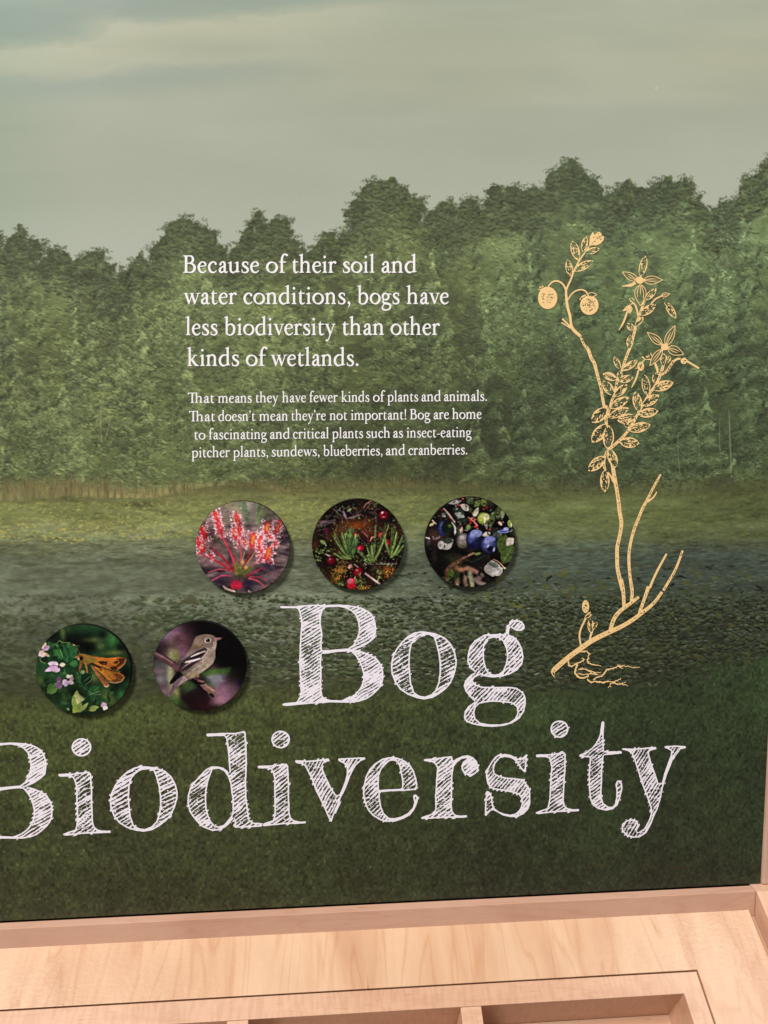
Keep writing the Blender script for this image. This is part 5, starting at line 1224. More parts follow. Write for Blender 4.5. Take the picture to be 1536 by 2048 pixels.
    for k in range(7):
        _sk(im, [(1010 + 18 * k, 1010 + 10 * k, 5), (1060 + 16 * k, 1090 + 6 * k, 4)], (60, 70, 62), .6)
    _sk(im, [(1060, 970, 12), (1150, 1020, 14), (1220, 1100, 16)], (206, 160, 130)); _el(im, 1225, 1100, 18, 14, (226, 220, 150))
    _pg(im, "560 850 640 840 720 870 700 920 620 910", (8, 8, 12)); _sk(im, [(700, 920, 26), (760, 890, 30), (800, 880, 16)], (186, 150, 120), .8)
    return im


def disc_skipper():
    g = np.random.default_rng(4)
    im = np.ones((DN, DN, 3), np.float32) * rgb(34, 62, 38)
    n = noise(DN, DN, 90, 80, 3, 9)
    im *= (1 + 0.15 * n)[..., None]
    for x, y, rx, ry, c, a in [(650, 380, 260, 150, (6, 8, 8), .95), (480, 250, 40, 110, (110, 130, 70), .8), (560, 190, 60, 60, (66, 96, 56), .6), (860, 200, 160, 60, (44, 84, 50), .8), (820, 430, 120, 140, (4, 6, 6), .95), (920, 350, 150, 40, (96, 112, 62), .75), (1000, 440, 60, 50, (104, 124, 74), .8), (1040, 280, 70, 60, (8, 12, 10), .85), (1170, 360, 80, 110, (58, 112, 62), .9), (1290, 470, 80, 60, (8, 12, 10), .8), (1200, 540, 170, 40, (118, 122, 62), .7),
                               (1330, 830, 100, 130, (6, 8, 8), .9), (1200, 1020, 90, 130, (10, 16, 12), .8), (1250, 1110, 60, 80, (62, 118, 66), .85), (1360, 980, 60, 60, (40, 82, 48), .7), (1030, 1130, 100, 110, (92, 116, 60), .7), (140, 900, 40, 60, (160, 164, 70), .7), (250, 860, 160, 90, (50, 88, 48), .7), (330, 1170, 160, 130, (42, 66, 40), .8), (470, 1100, 60, 100, (84, 112, 58), .6), (300, 280, 120, 60, (10, 14, 10), .8), (880, 880, 80, 90, (132, 150, 80), .7), (1130, 1210, 60, 60, (92, 106, 56), .7), (600, 1080, 90, 80, (12, 18, 12), .7)]:
        _blob(im, x, y, rx, ry, c, a)
    LF = lambda b, t, w, c, v=(130, 160, 90): (_lf(im, b, t, w, c), _lf(im, b, t, w * .05, v, .8))
    LF((420, 560), (380, 390), 150, (36, 84, 46)); LF((520, 660), (560, 380), 260, (40, 92, 56)); LF((450, 620), (340, 420), 100, (48, 98, 50)); LF((560, 640), (450, 350), 120, (30, 70, 42)); LF((300, 470), (280, 360), 120, (44, 90, 52))
    for k in range(9):
        _sk(im, [(520, 640, 4), (480 + k * 20, 480, 4), (440 + k * 26, 400 + abs(k - 4) * 8, 3)], (70, 126, 82), .5)
    _sk(im, [(390, 400, 7), (430, 355, 9), (480, 380, 9), (570, 385, 8), (575, 410, 6)], (140, 160, 104)); _sk(im, [(330, 430, 6), (370, 395, 10), (430, 470, 10), (470, 600, 6)], (120, 150, 92))
    LF((540, 690), (700, 660), 90, (62, 118, 68)); LF((510, 820), (420, 760), 100, (54, 102, 60)); LF((220, 1080), (360, 930), 130, (88, 132, 66)); LF((250, 1090), (380, 1000), 60, (110, 156, 84)); LF((690, 960), (650, 780), 110, (52, 96, 54)); LF((700, 960), (870, 830), 170, (26, 50, 34)); LF((690, 800), (770, 790), 60, (122, 146, 92)); _sk(im, [(760, 970, 6), (840, 920, 8), (870, 840, 6)], (156, 176, 116))
    LF((780, 1100), (970, 1000), 110, (54, 110, 64)); LF((700, 980), (800, 1060), 100, (34, 76, 44)); LF((880, 1220), (880, 1100), 120, (44, 88, 54)); LF((880, 1240), (1030, 1190), 100, (36, 82, 46)); _sk(im, [(800, 1120, 6), (880, 1090, 8), (970, 1070, 6)], (176, 196, 140)); _sk(im, [(880, 1110, 6), (930, 1115, 8), (980, 1110, 6)], (150, 176, 120))
    for _ in range(110):
        p = (g.uniform(130, 1150), g.uniform(380, 1330)); a = g.uniform(0, 6.28); r = g.uniform(40, 110)
        if p[0] > 700 and p[1] < 1000:
            continue
        _lf(im, p, (p[0] + math.cos(a) * r, p[1] + math.sin(a) * r), g.uniform(20, 60), [(22, 48, 30), (48, 92, 54), (14, 28, 20), (66, 112, 62), (34, 70, 42)][g.integers(5)], .55)
    # pale seed head
    LF((600, 1360), (640, 1040), 130, (150, 170, 92)); LF((560, 1360), (700, 1220), 120, (156, 178, 84)); LF((650, 1360), (790, 1220), 60, (176, 190, 116)); LF((790, 1300), (940, 1290), 60, (150, 168, 92)); LF((780, 1330), (900, 1330), 40, (166, 180, 96)); LF((490, 1320), (510, 1290), 50, (120, 156, 96))
    for k in range(8):
        a = -1.9 + k * .2; _sk(im, [(640, 1230, 16), (640 + math.cos(a) * 70, 1230 + math.sin(a) * 80, 20), (640 + math.cos(a) * 110, 1230 + math.sin(a) * 130, 12)], (220, 222, 160), .9)
    # flowers
    def petal(b, t, w, c):
        _lf(im, b, t, w, c)
    for b, t, w, c in [((200, 480), (290, 420), 70, (214, 176, 212)), ((180, 470), (250, 370), 50, (226, 206, 180)), ((210, 480), (130, 560), 80, (226, 200, 206)), ((170, 500), (290, 570), 46, (214, 196, 160)), ((150, 560), (230, 540), 60, (232, 214, 212)), ((200, 460), (260, 430), 30, (186, 136, 186)),
                       ((400, 690), (250, 660), 80, (222, 196, 226)), ((400, 700), (200, 770), 70, (214, 178, 222)), ((400, 700), (350, 790), 90, (222, 190, 224)), ((410, 690), (500, 680), 60, (220, 212, 190)), ((400, 690), (330, 640), 50, (236, 220, 234)), ((320, 780), (340, 740), 40, (210, 206, 200)),
                       ((400, 950), (400, 840), 80, (118, 84, 112)), ((430, 940), (350, 940), 70, (206, 184, 210)), ((400, 1020), (380, 910), 110, (142, 108, 146)), ((520, 900), (440, 960), 90, (226, 208, 226)), ((520, 900), (470, 990), 70, (204, 176, 212)), ((520, 910), (600, 950), 70, (236, 224, 230)), ((530, 880), (520, 820), 60, (226, 220, 206)), ((540, 880), (590, 830), 60, (222, 214, 196)), ((540, 890), (610, 880), 44, (206, 196, 190)),
                       ((960, 1280), (1050, 1250), 90, (206, 170, 200)), ((990, 1330), (1060, 1290), 80, (232, 222, 220))]:
        petal(b, t, w, c)
    _sk(im, [(400, 700, 24), (400, 730, 20)], (70, 20, 60)); _el(im, 525, 895, 22, 18, (120, 20, 60)); _sk(im, [(270, 700, 6), (340, 690, 8), (390, 700, 6)], (120, 70, 130)); _el(im, 210, 610, 50, 40, (30, 44, 30)); _sk(im, [(150, 580, 8), (160, 630, 8), (220, 660, 6)], (150, 170, 90))
    # the butterfly
    W1 = "760 580 880 580 1080 610 1250 600 1330 610 1355 630 1310 710 1250 760 1200 790 1160 790 1040 740 930 690 850 660 780 640"
    W2 = "850 680 960 720 1060 770 1160 800 1240 810 1300 850 1318 875 1280 930 1210 960 1130 955 1060 900 980 810 900 720"
    W3 = "850 690 900 730 980 830 1050 920 1095 975 1090 1005 1050 1015 1010 985 960 910 900 800 860 730"
    _pg(im, W3, (142, 90, 54)); _sk(im, [(870, 740, 14), (960, 870, 26), (1040, 990, 14)], (172, 116, 78), .8); _sk(im, [(1020, 995, 10), (1060, 1008, 16), (1092, 985, 8)], (222, 196, 160))
    _pg(im, W2, (172, 106, 40)); _pg(im, W1, (178, 102, 40))
    for k in range(16):
        t = k / 15
        _sk(im, [(880 + 30 * t, 600 + 90 * t, 4), (1080 + 20 * t, 620 + 130 * t, 7), (1290 - 90 * t, 620 + 160 * t, 4)], [(226, 152, 70), (150, 82, 30), (206, 130, 54)][k % 3], .75)
        _sk(im, [(900 + 10 * t, 720 + 20 * t, 4), (1050 + 20 * t, 800 + 70 * t, 7), (1280 - 160 * t, 860 + 90 * t, 4)], [(220, 158, 66), (150, 92, 34), (200, 136, 52)][k % 3], .75)
    _pg(im, "950 655 1020 650 1090 670 1070 710 1000 700", (44, 26, 20)); _sk(im, [(1010, 675, 10), (1060, 690, 14)], (120, 90, 80), .8)
    for s in ["1230 620 1340 620 1310 690 1220 740 1200 720 1260 680", "1170 660 1240 650 1230 690 1180 690", "1120 740 1200 720 1230 750 1190 790 1130 770"]:
        _pg(im, s, (60, 32, 22), .85)
    _pg(im, "1180 830 1260 840 1310 880 1260 930 1180 950 1120 930 1200 900", (92, 58, 34), .85); _pg(im, "960 770 1010 770 1000 790", (60, 34, 24), .8)
    for _ in range(130):
        _el(im, g.uniform(1000, 1280), g.uniform(620, 930), g.uniform(4, 14), 5, [(220, 150, 74), (70, 40, 24), (80, 46, 26)][g.integers(3)], .6)
    _sk(im, [(1355, 640, 7), (1310, 715, 8), (1205, 790, 7)], (206, 176, 150), .9); _sk(im, [(1318, 880, 7), (1270, 940, 8), (1180, 962, 7), (1070, 940, 6)], (214, 196, 176), .9)
    _sk(im, [(860, 680, 26), (940, 720, 30), (1000, 760, 16)], (44, 28, 22), .8)
    _pg(im, "640 575 700 540 780 545 880 580 940 620 950 660 860 670 800 700 740 670 700 650 660 610", (128, 104, 46))
    for _ in range(120):
        p = (g.uniform(690, 930), g.uniform(555, 670)); _sk(im, [(p[0], p[1], 5), (p[0] + 26, p[1] + 10, 3)], [(158, 136, 66), (96, 76, 36), (140, 118, 52)][g.integers(3)], .6)
    _pg(im, "650 575 690 550 740 560 760 600 740 640 700 630 670 600", (120, 72, 40)); _el(im, 722, 605, 24, 28, (30, 18, 16)); _el(im, 686, 610, 14, 16, (206, 186, 160)); _sk(im, [(620, 590, 6), (660, 585, 10), (690, 580, 8)], (196, 156, 110))
    _sk(im, [(720, 640, 22), (700, 720, 26), (685, 790, 14)], (150, 104, 56)); _sk(im, [(770, 660, 24), (790, 740, 28), (795, 810, 14)], (166, 116, 66)); _sk(im, [(740, 660, 14), (720, 720, 16), (700, 760, 8)], (112, 74, 40))
    _sk(im, [(710, 540, 6), (660, 450, 6), (640, 420, 8)], (120, 104, 60)); _sk(im, [(660, 460, 5), (655, 520, 6)], (150, 120, 70)); _sk(im, [(615, 410, 14), (645, 425, 18)], (206, 146, 96))
    return im


def disc_bird():
    g = np.random.default_rng(6)
    im = np.ones((DN, DN, 3), np.float32) * rgb(10, 8, 10)
    for x, y, rx, ry, c, a in [(420, 420, 230, 260, (120, 84, 100), .95), (330, 250, 150, 120, (160, 130, 164), .9), (470, 260, 120, 120, (130, 100, 122), .7), (560, 380, 120, 160, (104, 70, 76), .8), (340, 430, 90, 70, (40, 22, 28), .9), (520, 560, 110, 110, (132, 100, 124), .8), (460, 330, 60, 60, (76, 48, 46), .6), (620, 200, 90, 90, (56, 34, 44), .7),
                               (200, 680, 110, 110, (116, 112, 118), .95), (190, 760, 110, 30, (150, 116, 128), .8), (210, 880, 110, 110, (122, 118, 122), .95), (250, 1050, 90, 90, (140, 108, 122), .9), (350, 800, 60, 360, (176, 176, 142), .95), (380, 560, 60, 90, (170, 168, 126), .9), (440, 560, 40, 90, (134, 148, 72), .8), (430, 1060, 50, 130, (182, 178, 120), .9), (400, 1200, 110, 80, (84, 124, 60), .95), (520, 1250, 90, 60, (66, 102, 52), .9),
                               (600, 980, 120, 100, (76, 108, 66), .95), (540, 940, 50, 80, (126, 142, 80), .7), (620, 1060, 90, 60, (70, 96, 74), .8), (760, 1240, 220, 110, (58, 24, 26), .9), (640, 1150, 110, 70, (38, 28, 36), .9), (780, 1240, 80, 60, (92, 34, 28), .7), (940, 760, 70, 90, (110, 80, 92), .8), (1000, 800, 190, 50, (84, 118, 60), .95), (900, 840, 100, 40, (106, 132, 74), .8), (980, 900, 150, 70, (136, 138, 152), .95), (1060, 890, 70, 60, (160, 162, 178), .8), (900, 980, 80, 60, (70, 108, 62), .9),
                               (1080, 1080, 190, 170, (172, 128, 150), .98), (1020, 1200, 110, 70, (176, 132, 150), .9), (1190, 1020, 110, 110, (122, 92, 108), .85), (1240, 1080, 70, 80, (96, 70, 86), .7), (1330, 960, 60, 50, (16, 14, 40), .7)]:
        _blob(im, x, y, rx, ry, c, a)
    im = blur(im, 2)
    _pg(im, "770 800 900 760 1100 750 1210 735 1180 800 1140 850 1000 830 860 850 790 870", (84, 122, 58), .6); _pg(im, "830 860 1000 830 1140 840 1080 930 980 1020 930 960", (142, 144, 158), .5)
    _pg(im, "480 1130 600 1060 720 1010 790 1040 860 1100 900 1180 820 1290 640 1300 560 1240", (34, 18, 24), .7)
    im = blur(im, 2)
    # branch
    _sk(im, [(140, 520, 60), (240, 580, 76), (380, 680, 80), (520, 770, 86), (660, 840, 84), (760, 880, 80)], (112, 76, 84)); _sk(im, [(140, 510, 26), (250, 570, 26), (390, 660, 20)], (172, 132, 138), .9); _sk(im, [(600, 800, 24), (680, 830, 40), (750, 850, 40)], (190, 138, 122), .9); _sk(im, [(170, 480, 10), (290, 560, 14), (430, 660, 18)], (70, 46, 54), .7)
    _sk(im, [(740, 900, 90), (800, 980, 96), (880, 1040, 80), (960, 1090, 70)], (150, 112, 104)); _sk(im, [(770, 920, 24), (860, 1000, 34), (950, 1060, 24)], (186, 148, 144), .8); _sk(im, [(720, 960, 40), (800, 1060, 44), (870, 1090, 30)], (30, 20, 24)); _sk(im, [(860, 1070, 40), (930, 1100, 50), (955, 1140, 34)], (128, 104, 84)); _sk(im, [(890, 1100, 30), (930, 1130, 34), (945, 1150, 24)], (20, 16, 18))
    # tail
    _pg(im, "470 760 540 800 470 860 380 940 330 955 340 910 420 810", (18, 14, 18)); _pg(im, "530 830 600 800 640 860 560 920 440 990 400 1030 300 1140 310 1080 370 970 440 890", (134, 110, 122)); _pg(im, "540 840 620 830 600 890 500 950 430 990 480 920", (186, 164, 164)); _pg(im, "370 970 400 940 400 1030 305 1135", (104, 82, 96), .9)
    # body
    body = "730 300 790 280 870 272 950 285 1000 320 1015 380 1005 450 990 500 985 560 985 610 950 680 880 740 800 790 740 830 660 880 600 890 540 830 500 800 470 740 470 700 510 620 560 560 620 490 650 450 680 390 700 340"
    s = spline(_q(body), 5, True)
    mix_in(im, s, rgb(122, 106, 96))
    _pg(im, "870 460 950 480 990 510 985 600 950 680 880 740 800 790 700 850 600 880 560 830 650 760 760 680 830 600 870 540", (172, 156, 142)); _pg(im, "980 530 985 600 950 680 880 740 760 820 640 880 700 800 830 730 920 640 960 560", (198, 182, 170), .75)
    _pg(im, "560 830 660 790 740 800 740 840 650 880 590 880", (186, 170, 130), .8); _pg(im, "930 450 1000 440 990 500 950 490", (196, 180, 176), .8)
    for _ in range(420):                                  # feather strokes
        u = g.random(); p = np.array([560 + 400 * u, 850 - 400 * u]) + g.normal(0, 34, 2)
        _sk(im, [(p[0], p[1], 5), (p[0] - 26, p[1] + 22, 3)], [(150, 132, 120), (206, 192, 178), (186, 168, 154), (120, 102, 98)][g.integers(4)], .38)
    for _ in range(120):
        p = np.array([g.uniform(690, 960), g.uniform(290, 450)])
        _sk(im, [(p[0], p[1], 5), (p[0] - 22, p[1] + 8, 3)], [(110, 92, 80), (150, 132, 118), (98, 82, 76)][g.integers(3)], .4)
    _pg(im, "690 400 740 420 800 440 840 450 700 470 640 500 600 520", (116, 100, 76), .8)
    # wing
    _pg(im, "840 455 875 480 860 520 830 580 790 620 740 660 660 710 590 760 520 770 470 730 500 650 560 590 640 530 740 480", (66, 52, 60)); _pg(im, "840 455 780 480 700 520 600 580 540 620 520 600 620 520 740 470", (134, 118, 116), .9)
    _sk(im, [(640, 580, 14), (740, 540, 22), (850, 505, 16)], (206, 192, 186)); _sk(im, [(530, 655, 20), (640, 640, 30), (780, 605, 18)], (206, 192, 186)); _sk(im, [(790, 610, 14), (840, 560, 22), (870, 510, 16)], (190, 174, 168)); _sk(im, [(560, 730, 10), (650, 690, 16), (740, 640, 8)], (40, 28, 36)); _sk(im, [(510, 740, 8), (580, 690, 14), (640, 660, 8)], (176, 158, 158)); _sk(im, [(640, 610, 26), (730, 580, 34), (830, 530, 16)], (40, 28, 38)); _sk(im, [(500, 690, 10), (560, 640, 18)], (34, 24, 32))
    for k in range(5):
        _sk(im, [(560 + 30 * k, 780 - 24 * k, 7), (700 + 20 * k, 690 - 14 * k, 8)], (120, 104, 104), .5)
    for p in [(690, 720), (760, 690), (700, 760), (820, 640), (650, 740)]:
        _sk(im, [(p[0], p[1], 12), (p[0] + 50, p[1] - 24, 6)], (110, 96, 96), .6)
    # head
    _el(im, 888, 357, 46, 34, (206, 190, 178)); _el(im, 890, 357, 31, 28, (8, 6, 8)); _el(im, 880, 347, 7, 6, (230, 226, 226)); _pg(im, "975 350 1000 325 1040 322 1098 330 1060 350 1010 365 985 375", (176, 128, 132)); _sk(im, [(990, 350, 5), (1040, 342, 6), (1090, 334, 4)], (70, 44, 50)); _pg(im, "960 380 1010 370 1005 440 960 440", (176, 160, 152), .7)
    # foot
    _sk(im, [(640, 890, 40), (690, 930, 50), (740, 950, 40), (830, 955, 16)], (22, 16, 22)); _sk(im, [(740, 880, 24), (800, 910, 16)], (26, 20, 26)); _sk(im, [(470, 740, 60), (520, 790, 44)], (84, 56, 64), .8)
    return im


def photographic(im, seed, amt):
    """Lens softness and fine natural texture of a printed photograph."""
    n1 = noise(DN, DN, 5, 4, 2, seed); n2 = noise(DN, DN, 14, 9, 3, seed + 1); n3 = noise(DN, DN, 60, 60, 3, seed + 2)
    lum = im.mean(2, keepdims=True)
    k = 1 + amt * (0.62 * n1 + 0.6 * n2)[..., None] + 0.10 * n3[..., None]
    out = im * np.clip(k, 0.35, 1.9)
    soft = blur(out, 1)
    out = soft * 0.55 + out * 0.45
    return np.clip(out + (out - blur(out, 4)) * 0.35, 0, 1)


DISCS = [
    ('sundew', disc_sundew, (737, 799, 662, 641)), ('cranberry', disc_cranberry, (742, 762, 642, 633)), ('blueberry', disc_blueberry, (736, 728, 636, 630)),
    ('skipper', disc_skipper, (747, 766, 667, 626)), ('bird', disc_bird, (765, 712, 655, 622)),
]
# ------------------------------------------------------------------ materials
def nodes_of(name):
    m = bpy.data.materials.new(name); m.use_nodes = True
    nt = m.node_tree
    return m, nt, nt.nodes['Principled BSDF']


def link(nt, a, b):
    nt.links.new(a, b)


def picture(name, arr, w=None):
    """The painted print as an image data-block (row 0 at the bottom)."""
    h, w = arr.shape[:2]
    im = bpy.data.images.new(name, w, h, alpha=False)
    px = np.ones((h, w, 4), np.float32); px[..., :3] = np.clip(arr[::-1], 0, 1)
    im.pixels.foreach_set(px.ravel()); im.update(); im.pack()
    return im


def print_material(name, arr, rough, gain=1.0, bump=0.0, spec=0.3):
    m, nt, b = nodes_of(name)
    t = nt.nodes.new('ShaderNodeTexImage'); t.image = picture(name, arr); t.interpolation = 'Cubic'; t.extension = 'EXTEND'
    g = nt.nodes.new('ShaderNodeMix'); g.data_type = 'RGBA'; g.blend_type = 'MULTIPLY'; g.inputs[0].default_value = 1.0
    g.inputs[7].default_value = (gain, gain, gain, 1)
    link(nt, t.outputs['Color'], g.inputs[6]); link(nt, g.outputs[2], b.inputs['Base Color'])
    b.inputs['Roughness'].default_value = rough; b.inputs['Specular IOR Level'].default_value = spec
    if bump:
        n = nt.nodes.new('ShaderNodeTexNoise'); n.inputs['Scale'].default_value = 900; n.inputs['Detail'].default_value = 3
        bp = nt.nodes.new('ShaderNodeBump'); bp.inputs['Strength'].default_value = bump; bp.inputs['Distance'].default_value = 0.0003
        tc = nt.nodes.new('ShaderNodeTexCoord'); link(nt, tc.outputs['Object'], n.inputs['Vector'])
        link(nt, n.outputs['Fac'], bp.inputs['Height']); link(nt, bp.outputs['Normal'], b.inputs['Normal'])
    return m


def plain(name, col, rough=0.5, spec=0.4, vary=0.0):
    m, nt, b = nodes_of(name)
    b.inputs['Base Color'].default_value = (*col, 1); b.inputs['Roughness'].default_value = rough; b.inputs['Specular IOR Level'].default_value = spec
    if vary:
        tc = nt.nodes.new('ShaderNodeTexCoord'); n = nt.nodes.new('ShaderNodeTexNoise'); n.inputs['Scale'].default_value = 60; n.inputs['Detail'].default_value = 4
        r = nt.nodes.new('ShaderNodeValToRGB')
        r.color_ramp.elements[0].color = (*[c * (1 - vary) for c in col], 1); r.color_ramp.elements[1].color = (*[min(c * (1 + vary), 1) for c in col], 1)
        link(nt, tc.outputs['Object'], n.inputs['Vector']); link(nt, n.outputs['Fac'], r.inputs['Fac']); link(nt, r.outputs['Color'], b.inputs['Base Color'])
    return m


def maple(name, light, mid, dark, fig=1.0, fleck=0.0, rough=0.34, coat=0.25, peel=0.0, seed=0.0, bands=1.0):
    """Maple: 'grain' = metres along / across / through the board."""
    m, nt, b = nodes_of(name)
    N = nt.nodes
    at = N.new('ShaderNodeAttribute'); at.attribute_name = 'grain'
    def mp(sc, loc=(0, 0, 0)):
        q = N.new('ShaderNodeMapping'); q.inputs['Scale'].default_value = sc; q.inputs['Location'].default_value = [v + seed for v in loc]
        link(nt, at.outputs['Vector'], q.inputs['Vector']); return q
    def ns(sc, loc, detail, rgh=0.55, dist=0.0):
        n = N.new('ShaderNodeTexNoise'); n.inputs['Scale'].default_value = 1.0; n.inputs['Detail'].default_value = detail; n.inputs['Roughness'].default_value = rgh; n.inputs['Distortion'].default_value = dist
        link(nt, mp(sc, loc).outputs['Vector'], n.inputs['Vector']); return n
    def math_(op, a, bb):
        q = N.new('ShaderNodeMath'); q.operation = op
        for i, v in enumerate((a, bb)):
            if hasattr(v, 'is_linked') or hasattr(v, 'node'):
                link(nt, v, q.inputs[i])
            else:
                q.inputs[i].default_value = v
        return q.outputs[0]
    def ramp_(v, stops):
        r = N.new('ShaderNodeValToRGB'); e = r.color_ramp.elements
        e[0].position, e[0].color = stops[0][0], (*stops[0][1], 1); e[1].position, e[1].color = stops[-1][0], (*stops[-1][1], 1)
        for p, c in stops[1:-1]:
            k = e.new(p); k.color = (*c, 1)
        link(nt, v, r.inputs['Fac']); return r.outputs['Color']
    def mixc(f, a, c, mode='MIX'):
        q = N.new('ShaderNodeMix'); q.data_type = 'RGBA'; q.blend_type = mode
        if hasattr(f, 'node'):
            link(nt, f, q.inputs[0])
        else:
            q.inputs[0].default_value = f
        for i, v in ((6, a), (7, c)):
            if hasattr(v, 'node'):
                link(nt, v, q.inputs[i])
            else:
                q.inputs[i].default_value = (*v, 1)
        return q.outputs[2]
    broad = ns((5.0, 26, 8), (3, 1, 0), 4, 0.55, 0.9)                 # wide figure bands along the board
    lines = ns((4.5, 30, 30), (0, 5, 2), 2, 0.45, 1.6)                # growth lines
    fine = ns((60, 900, 400), (1, 2, 3), 2, 0.6)                     # pores
    cloud = ns((14, 20, 10), (7, 3, 1), 4, 0.6, 0.4)
    c = ramp_(broad.outputs['Fac'], [(0.28, dark), (0.44, mid), (0.62, light)])
    thin = ramp_(lines.outputs['Fac'], [(0.465, (1, 1, 1)), (0.495, (0.88, 0.78, 0.69)), (0.535, (1, 1, 1))])
    c = mixc(0.75 * fig, c, thin, 'MULTIPLY')
    cl = ramp_(cloud.outputs['Fac'], [(0.3, (0.93, 0.90, 0.87)), (0.7, (1.04, 1.04, 1.03))])
    c = mixc(0.8, c, cl, 'MULTIPLY')
    fp = ramp_(fine.outputs['Fac'], [(0.35, (0.93, 0.90, 0.88)), (0.6, (1.02, 1.02, 1.02))])
    c = mixc(0.35, c, fp, 'MULTIPLY')
    if fleck:
        cross = ns((320, 60, 60), (2, 2, 5), 3, 0.6)                 # ray flecks across the grain
        k = ramp_(cross.outputs['Fac'], [(0.40, (0.86, 0.80, 0.76)), (0.56, (1.03, 1.03, 1.02))])
        c = mixc(fleck, c, k, 'MULTIPLY')
        dash = ns((60, 700, 300), (4, 1, 2), 2, 0.5)
        k2 = ramp_(dash.outputs['Fac'], [(0.28, (0.70, 0.56, 0.48)), (0.36, (1, 1, 1))])
        c = mixc(fleck, c, k2, 'MULTIPLY')
    mk = ns((34, 330, 100), (9, 4, 1), 1, 0.5)                       # rare dark mineral streaks
    k3 = ramp_(mk.outputs['Fac'], [(0.19, (0.58, 0.42, 0.34)), (0.25, (1, 1, 1))])
    c = mixc(0.9, c, k3, 'MULTIPLY')
    link(nt, c, b.inputs['Base Color'])
    b.inputs['Roughness'].default_value = rough; b.inputs['Specular IOR Level'].default_value = 0.4
    b.inputs['Coat Weight'].default_value = coat; b.inputs['Coat Roughness'].default_value = 0.3
    bp = N.new('ShaderNodeBump'); bp.inputs['Strength'].default_value = 0.12; bp.inputs['Distance'].default_value = 0.0002
    link(nt, fine.outputs['Fac'], bp.inputs['Height'])
    last = bp.outputs['Normal']
    if peel:
        o = ns((330, 210, 200), (1, 1, 1), 2, 0.5, 0.3)              # orange peel of the varnish
        b2 = N.new('ShaderNodeBump'); b2.inputs['Strength'].default_value = peel; b2.inputs['Distance'].default_value = 0.0006
        link(nt, o.outputs['Fac'], b2.inputs['Height']); link(nt, last, b2.inputs['Normal']); last = b2.outputs['Normal']
        link(nt, last, b.inputs['Coat Normal'])
    link(nt, last, b.inputs['Normal'])
    return m


# ------------------------------------------------------------------ building helpers
def obj(name, me, mat, parent=None):
    o = bpy.data.objects.new(name, me); scene.collection.objects.link(o)
    if mat:
        me.materials.append(mat)
    if parent:
        o.parent = parent
    return o


def empty(name, loc=(0, 0, 0)):
    o = bpy.data.objects.new(name, None); o.location = loc; o.empty_display_size = 0.02
    scene.collection.objects.link(o)
    return o


def tag(o, label, cat, group=None):
    o['label'] = label; o['category'] = cat
    if group:
        o['group'] = group
    return o


def mesh(name, verts, faces, grain=None, smooth=False):
    me = bpy.data.meshes.new(name)
    me.from_pydata([tuple(map(float, v)) for v in verts], [], faces)
    if grain is not None:
        a = me.attributes.new('grain', 'FLOAT_VECTOR', 'POINT')
        a.data.foreach_set('vector', np.asarray(grain, np.float32).ravel())
    me.validate(); me.update()
    return me


import bmesh


def bevelled(me, width, seg=2):
    """Ease the sharp edges of a solid; keeps the grain coordinates."""
    bm = bmesh.new(); bm.from_mesh(me)
    bmesh.ops.recalc_face_normals(bm, faces=bm.faces)
    es = [e for e in bm.edges if len(e.link_faces) == 2 and e.calc_face_angle(0) > 0.3]
    bmesh.ops.bevel(bm, geom=es, offset=width, segments=seg, profile=0.6, affect='EDGES', clamp_overlap=True)
    bm.to_mesh(me); bm.free(); me.update()
    return me


AL = math.radians(33)                                   # the desk falls away from the panel at this angle
Y0, Z0, ZB = -0.0097, -0.4067, -0.4238                  # front, top and foot of the ledge strip
DS_ = np.array([0, -math.cos(AL), -math.sin(AL)]); NH_ = np.array([0, -math.sin(AL), math.cos(AL)])


def desk(x, s, h):
    """Desk coordinates (across, down the slope, above the surface) -> world."""
    return np.array([0, Y0, ZB]) + np.array([1.0, 0, 0]) * x + DS_ * s + NH_ * h


BOX_F = [(0, 3, 2, 1), (4, 5, 6, 7), (0, 1, 5, 4), (1, 2, 6, 5), (2, 3, 7, 6), (3, 0, 4, 7)]


def box(name, x0, x1, s0, s1, h0, h1, mat, parent, frame=desk, along='x', bev=0.0006):
    c = [(x0, s0, h0), (x1, s0, h0), (x1, s1, h0), (x0, s1, h0), (x0, s0, h1), (x1, s0, h1), (x1, s1, h1), (x0, s1, h1)]
    g = [(a, b, d) if along == 'x' else (b, a, d) for a, b, d in c]
    me = mesh(name, [frame(*q) for q in c], BOX_F, g)
    if bev:
        bevelled(me, bev)
    return obj(name, me, mat, parent)


def ring(name, o, i, h0, h1, mat, parent, along='x', bev=0.0006):
    """Flat frame with an opening; o and i = (x0, x1, s0, s1)."""
    v, g = [], []
    for (x0, x1, s0, s1), h in ((o, h1), (i, h1), (o, h0), (i, h0)):
        for x, s in ((x0, s0), (x1, s0), (x1, s1), (x0, s1)):
            v.append(desk(x, s, h)); g.append((x, s, h) if along == 'x' else (s, x, h))
    f = []
    for k in range(4):
        n = (k + 1) % 4
        f += [(k, n, 4 + n, 4 + k), (8 + n, 8 + k, 12 + k, 12 + n), (n, k, 8 + k, 8 + n), (4 + k, 4 + n, 12 + n, 12 + k)]
    me = mesh(name, v, f, g)
    if bev:
        bevelled(me, bev)
    return obj(name, me, mat, parent)


def flat(name, g, lo, res, mat, parent, y, lev=0.5):
    """Marching-squares sheet from a coverage grid given in panel units."""
    v, f = iso_mesh(g, lev)
    uv = v / res + 0.5 / res + lo
    return obj(name, mesh(name, np.stack([uv[:, 0] * PXM, np.full(len(uv), y), -uv[:, 1] * PXM], 1), f), mat, parent)


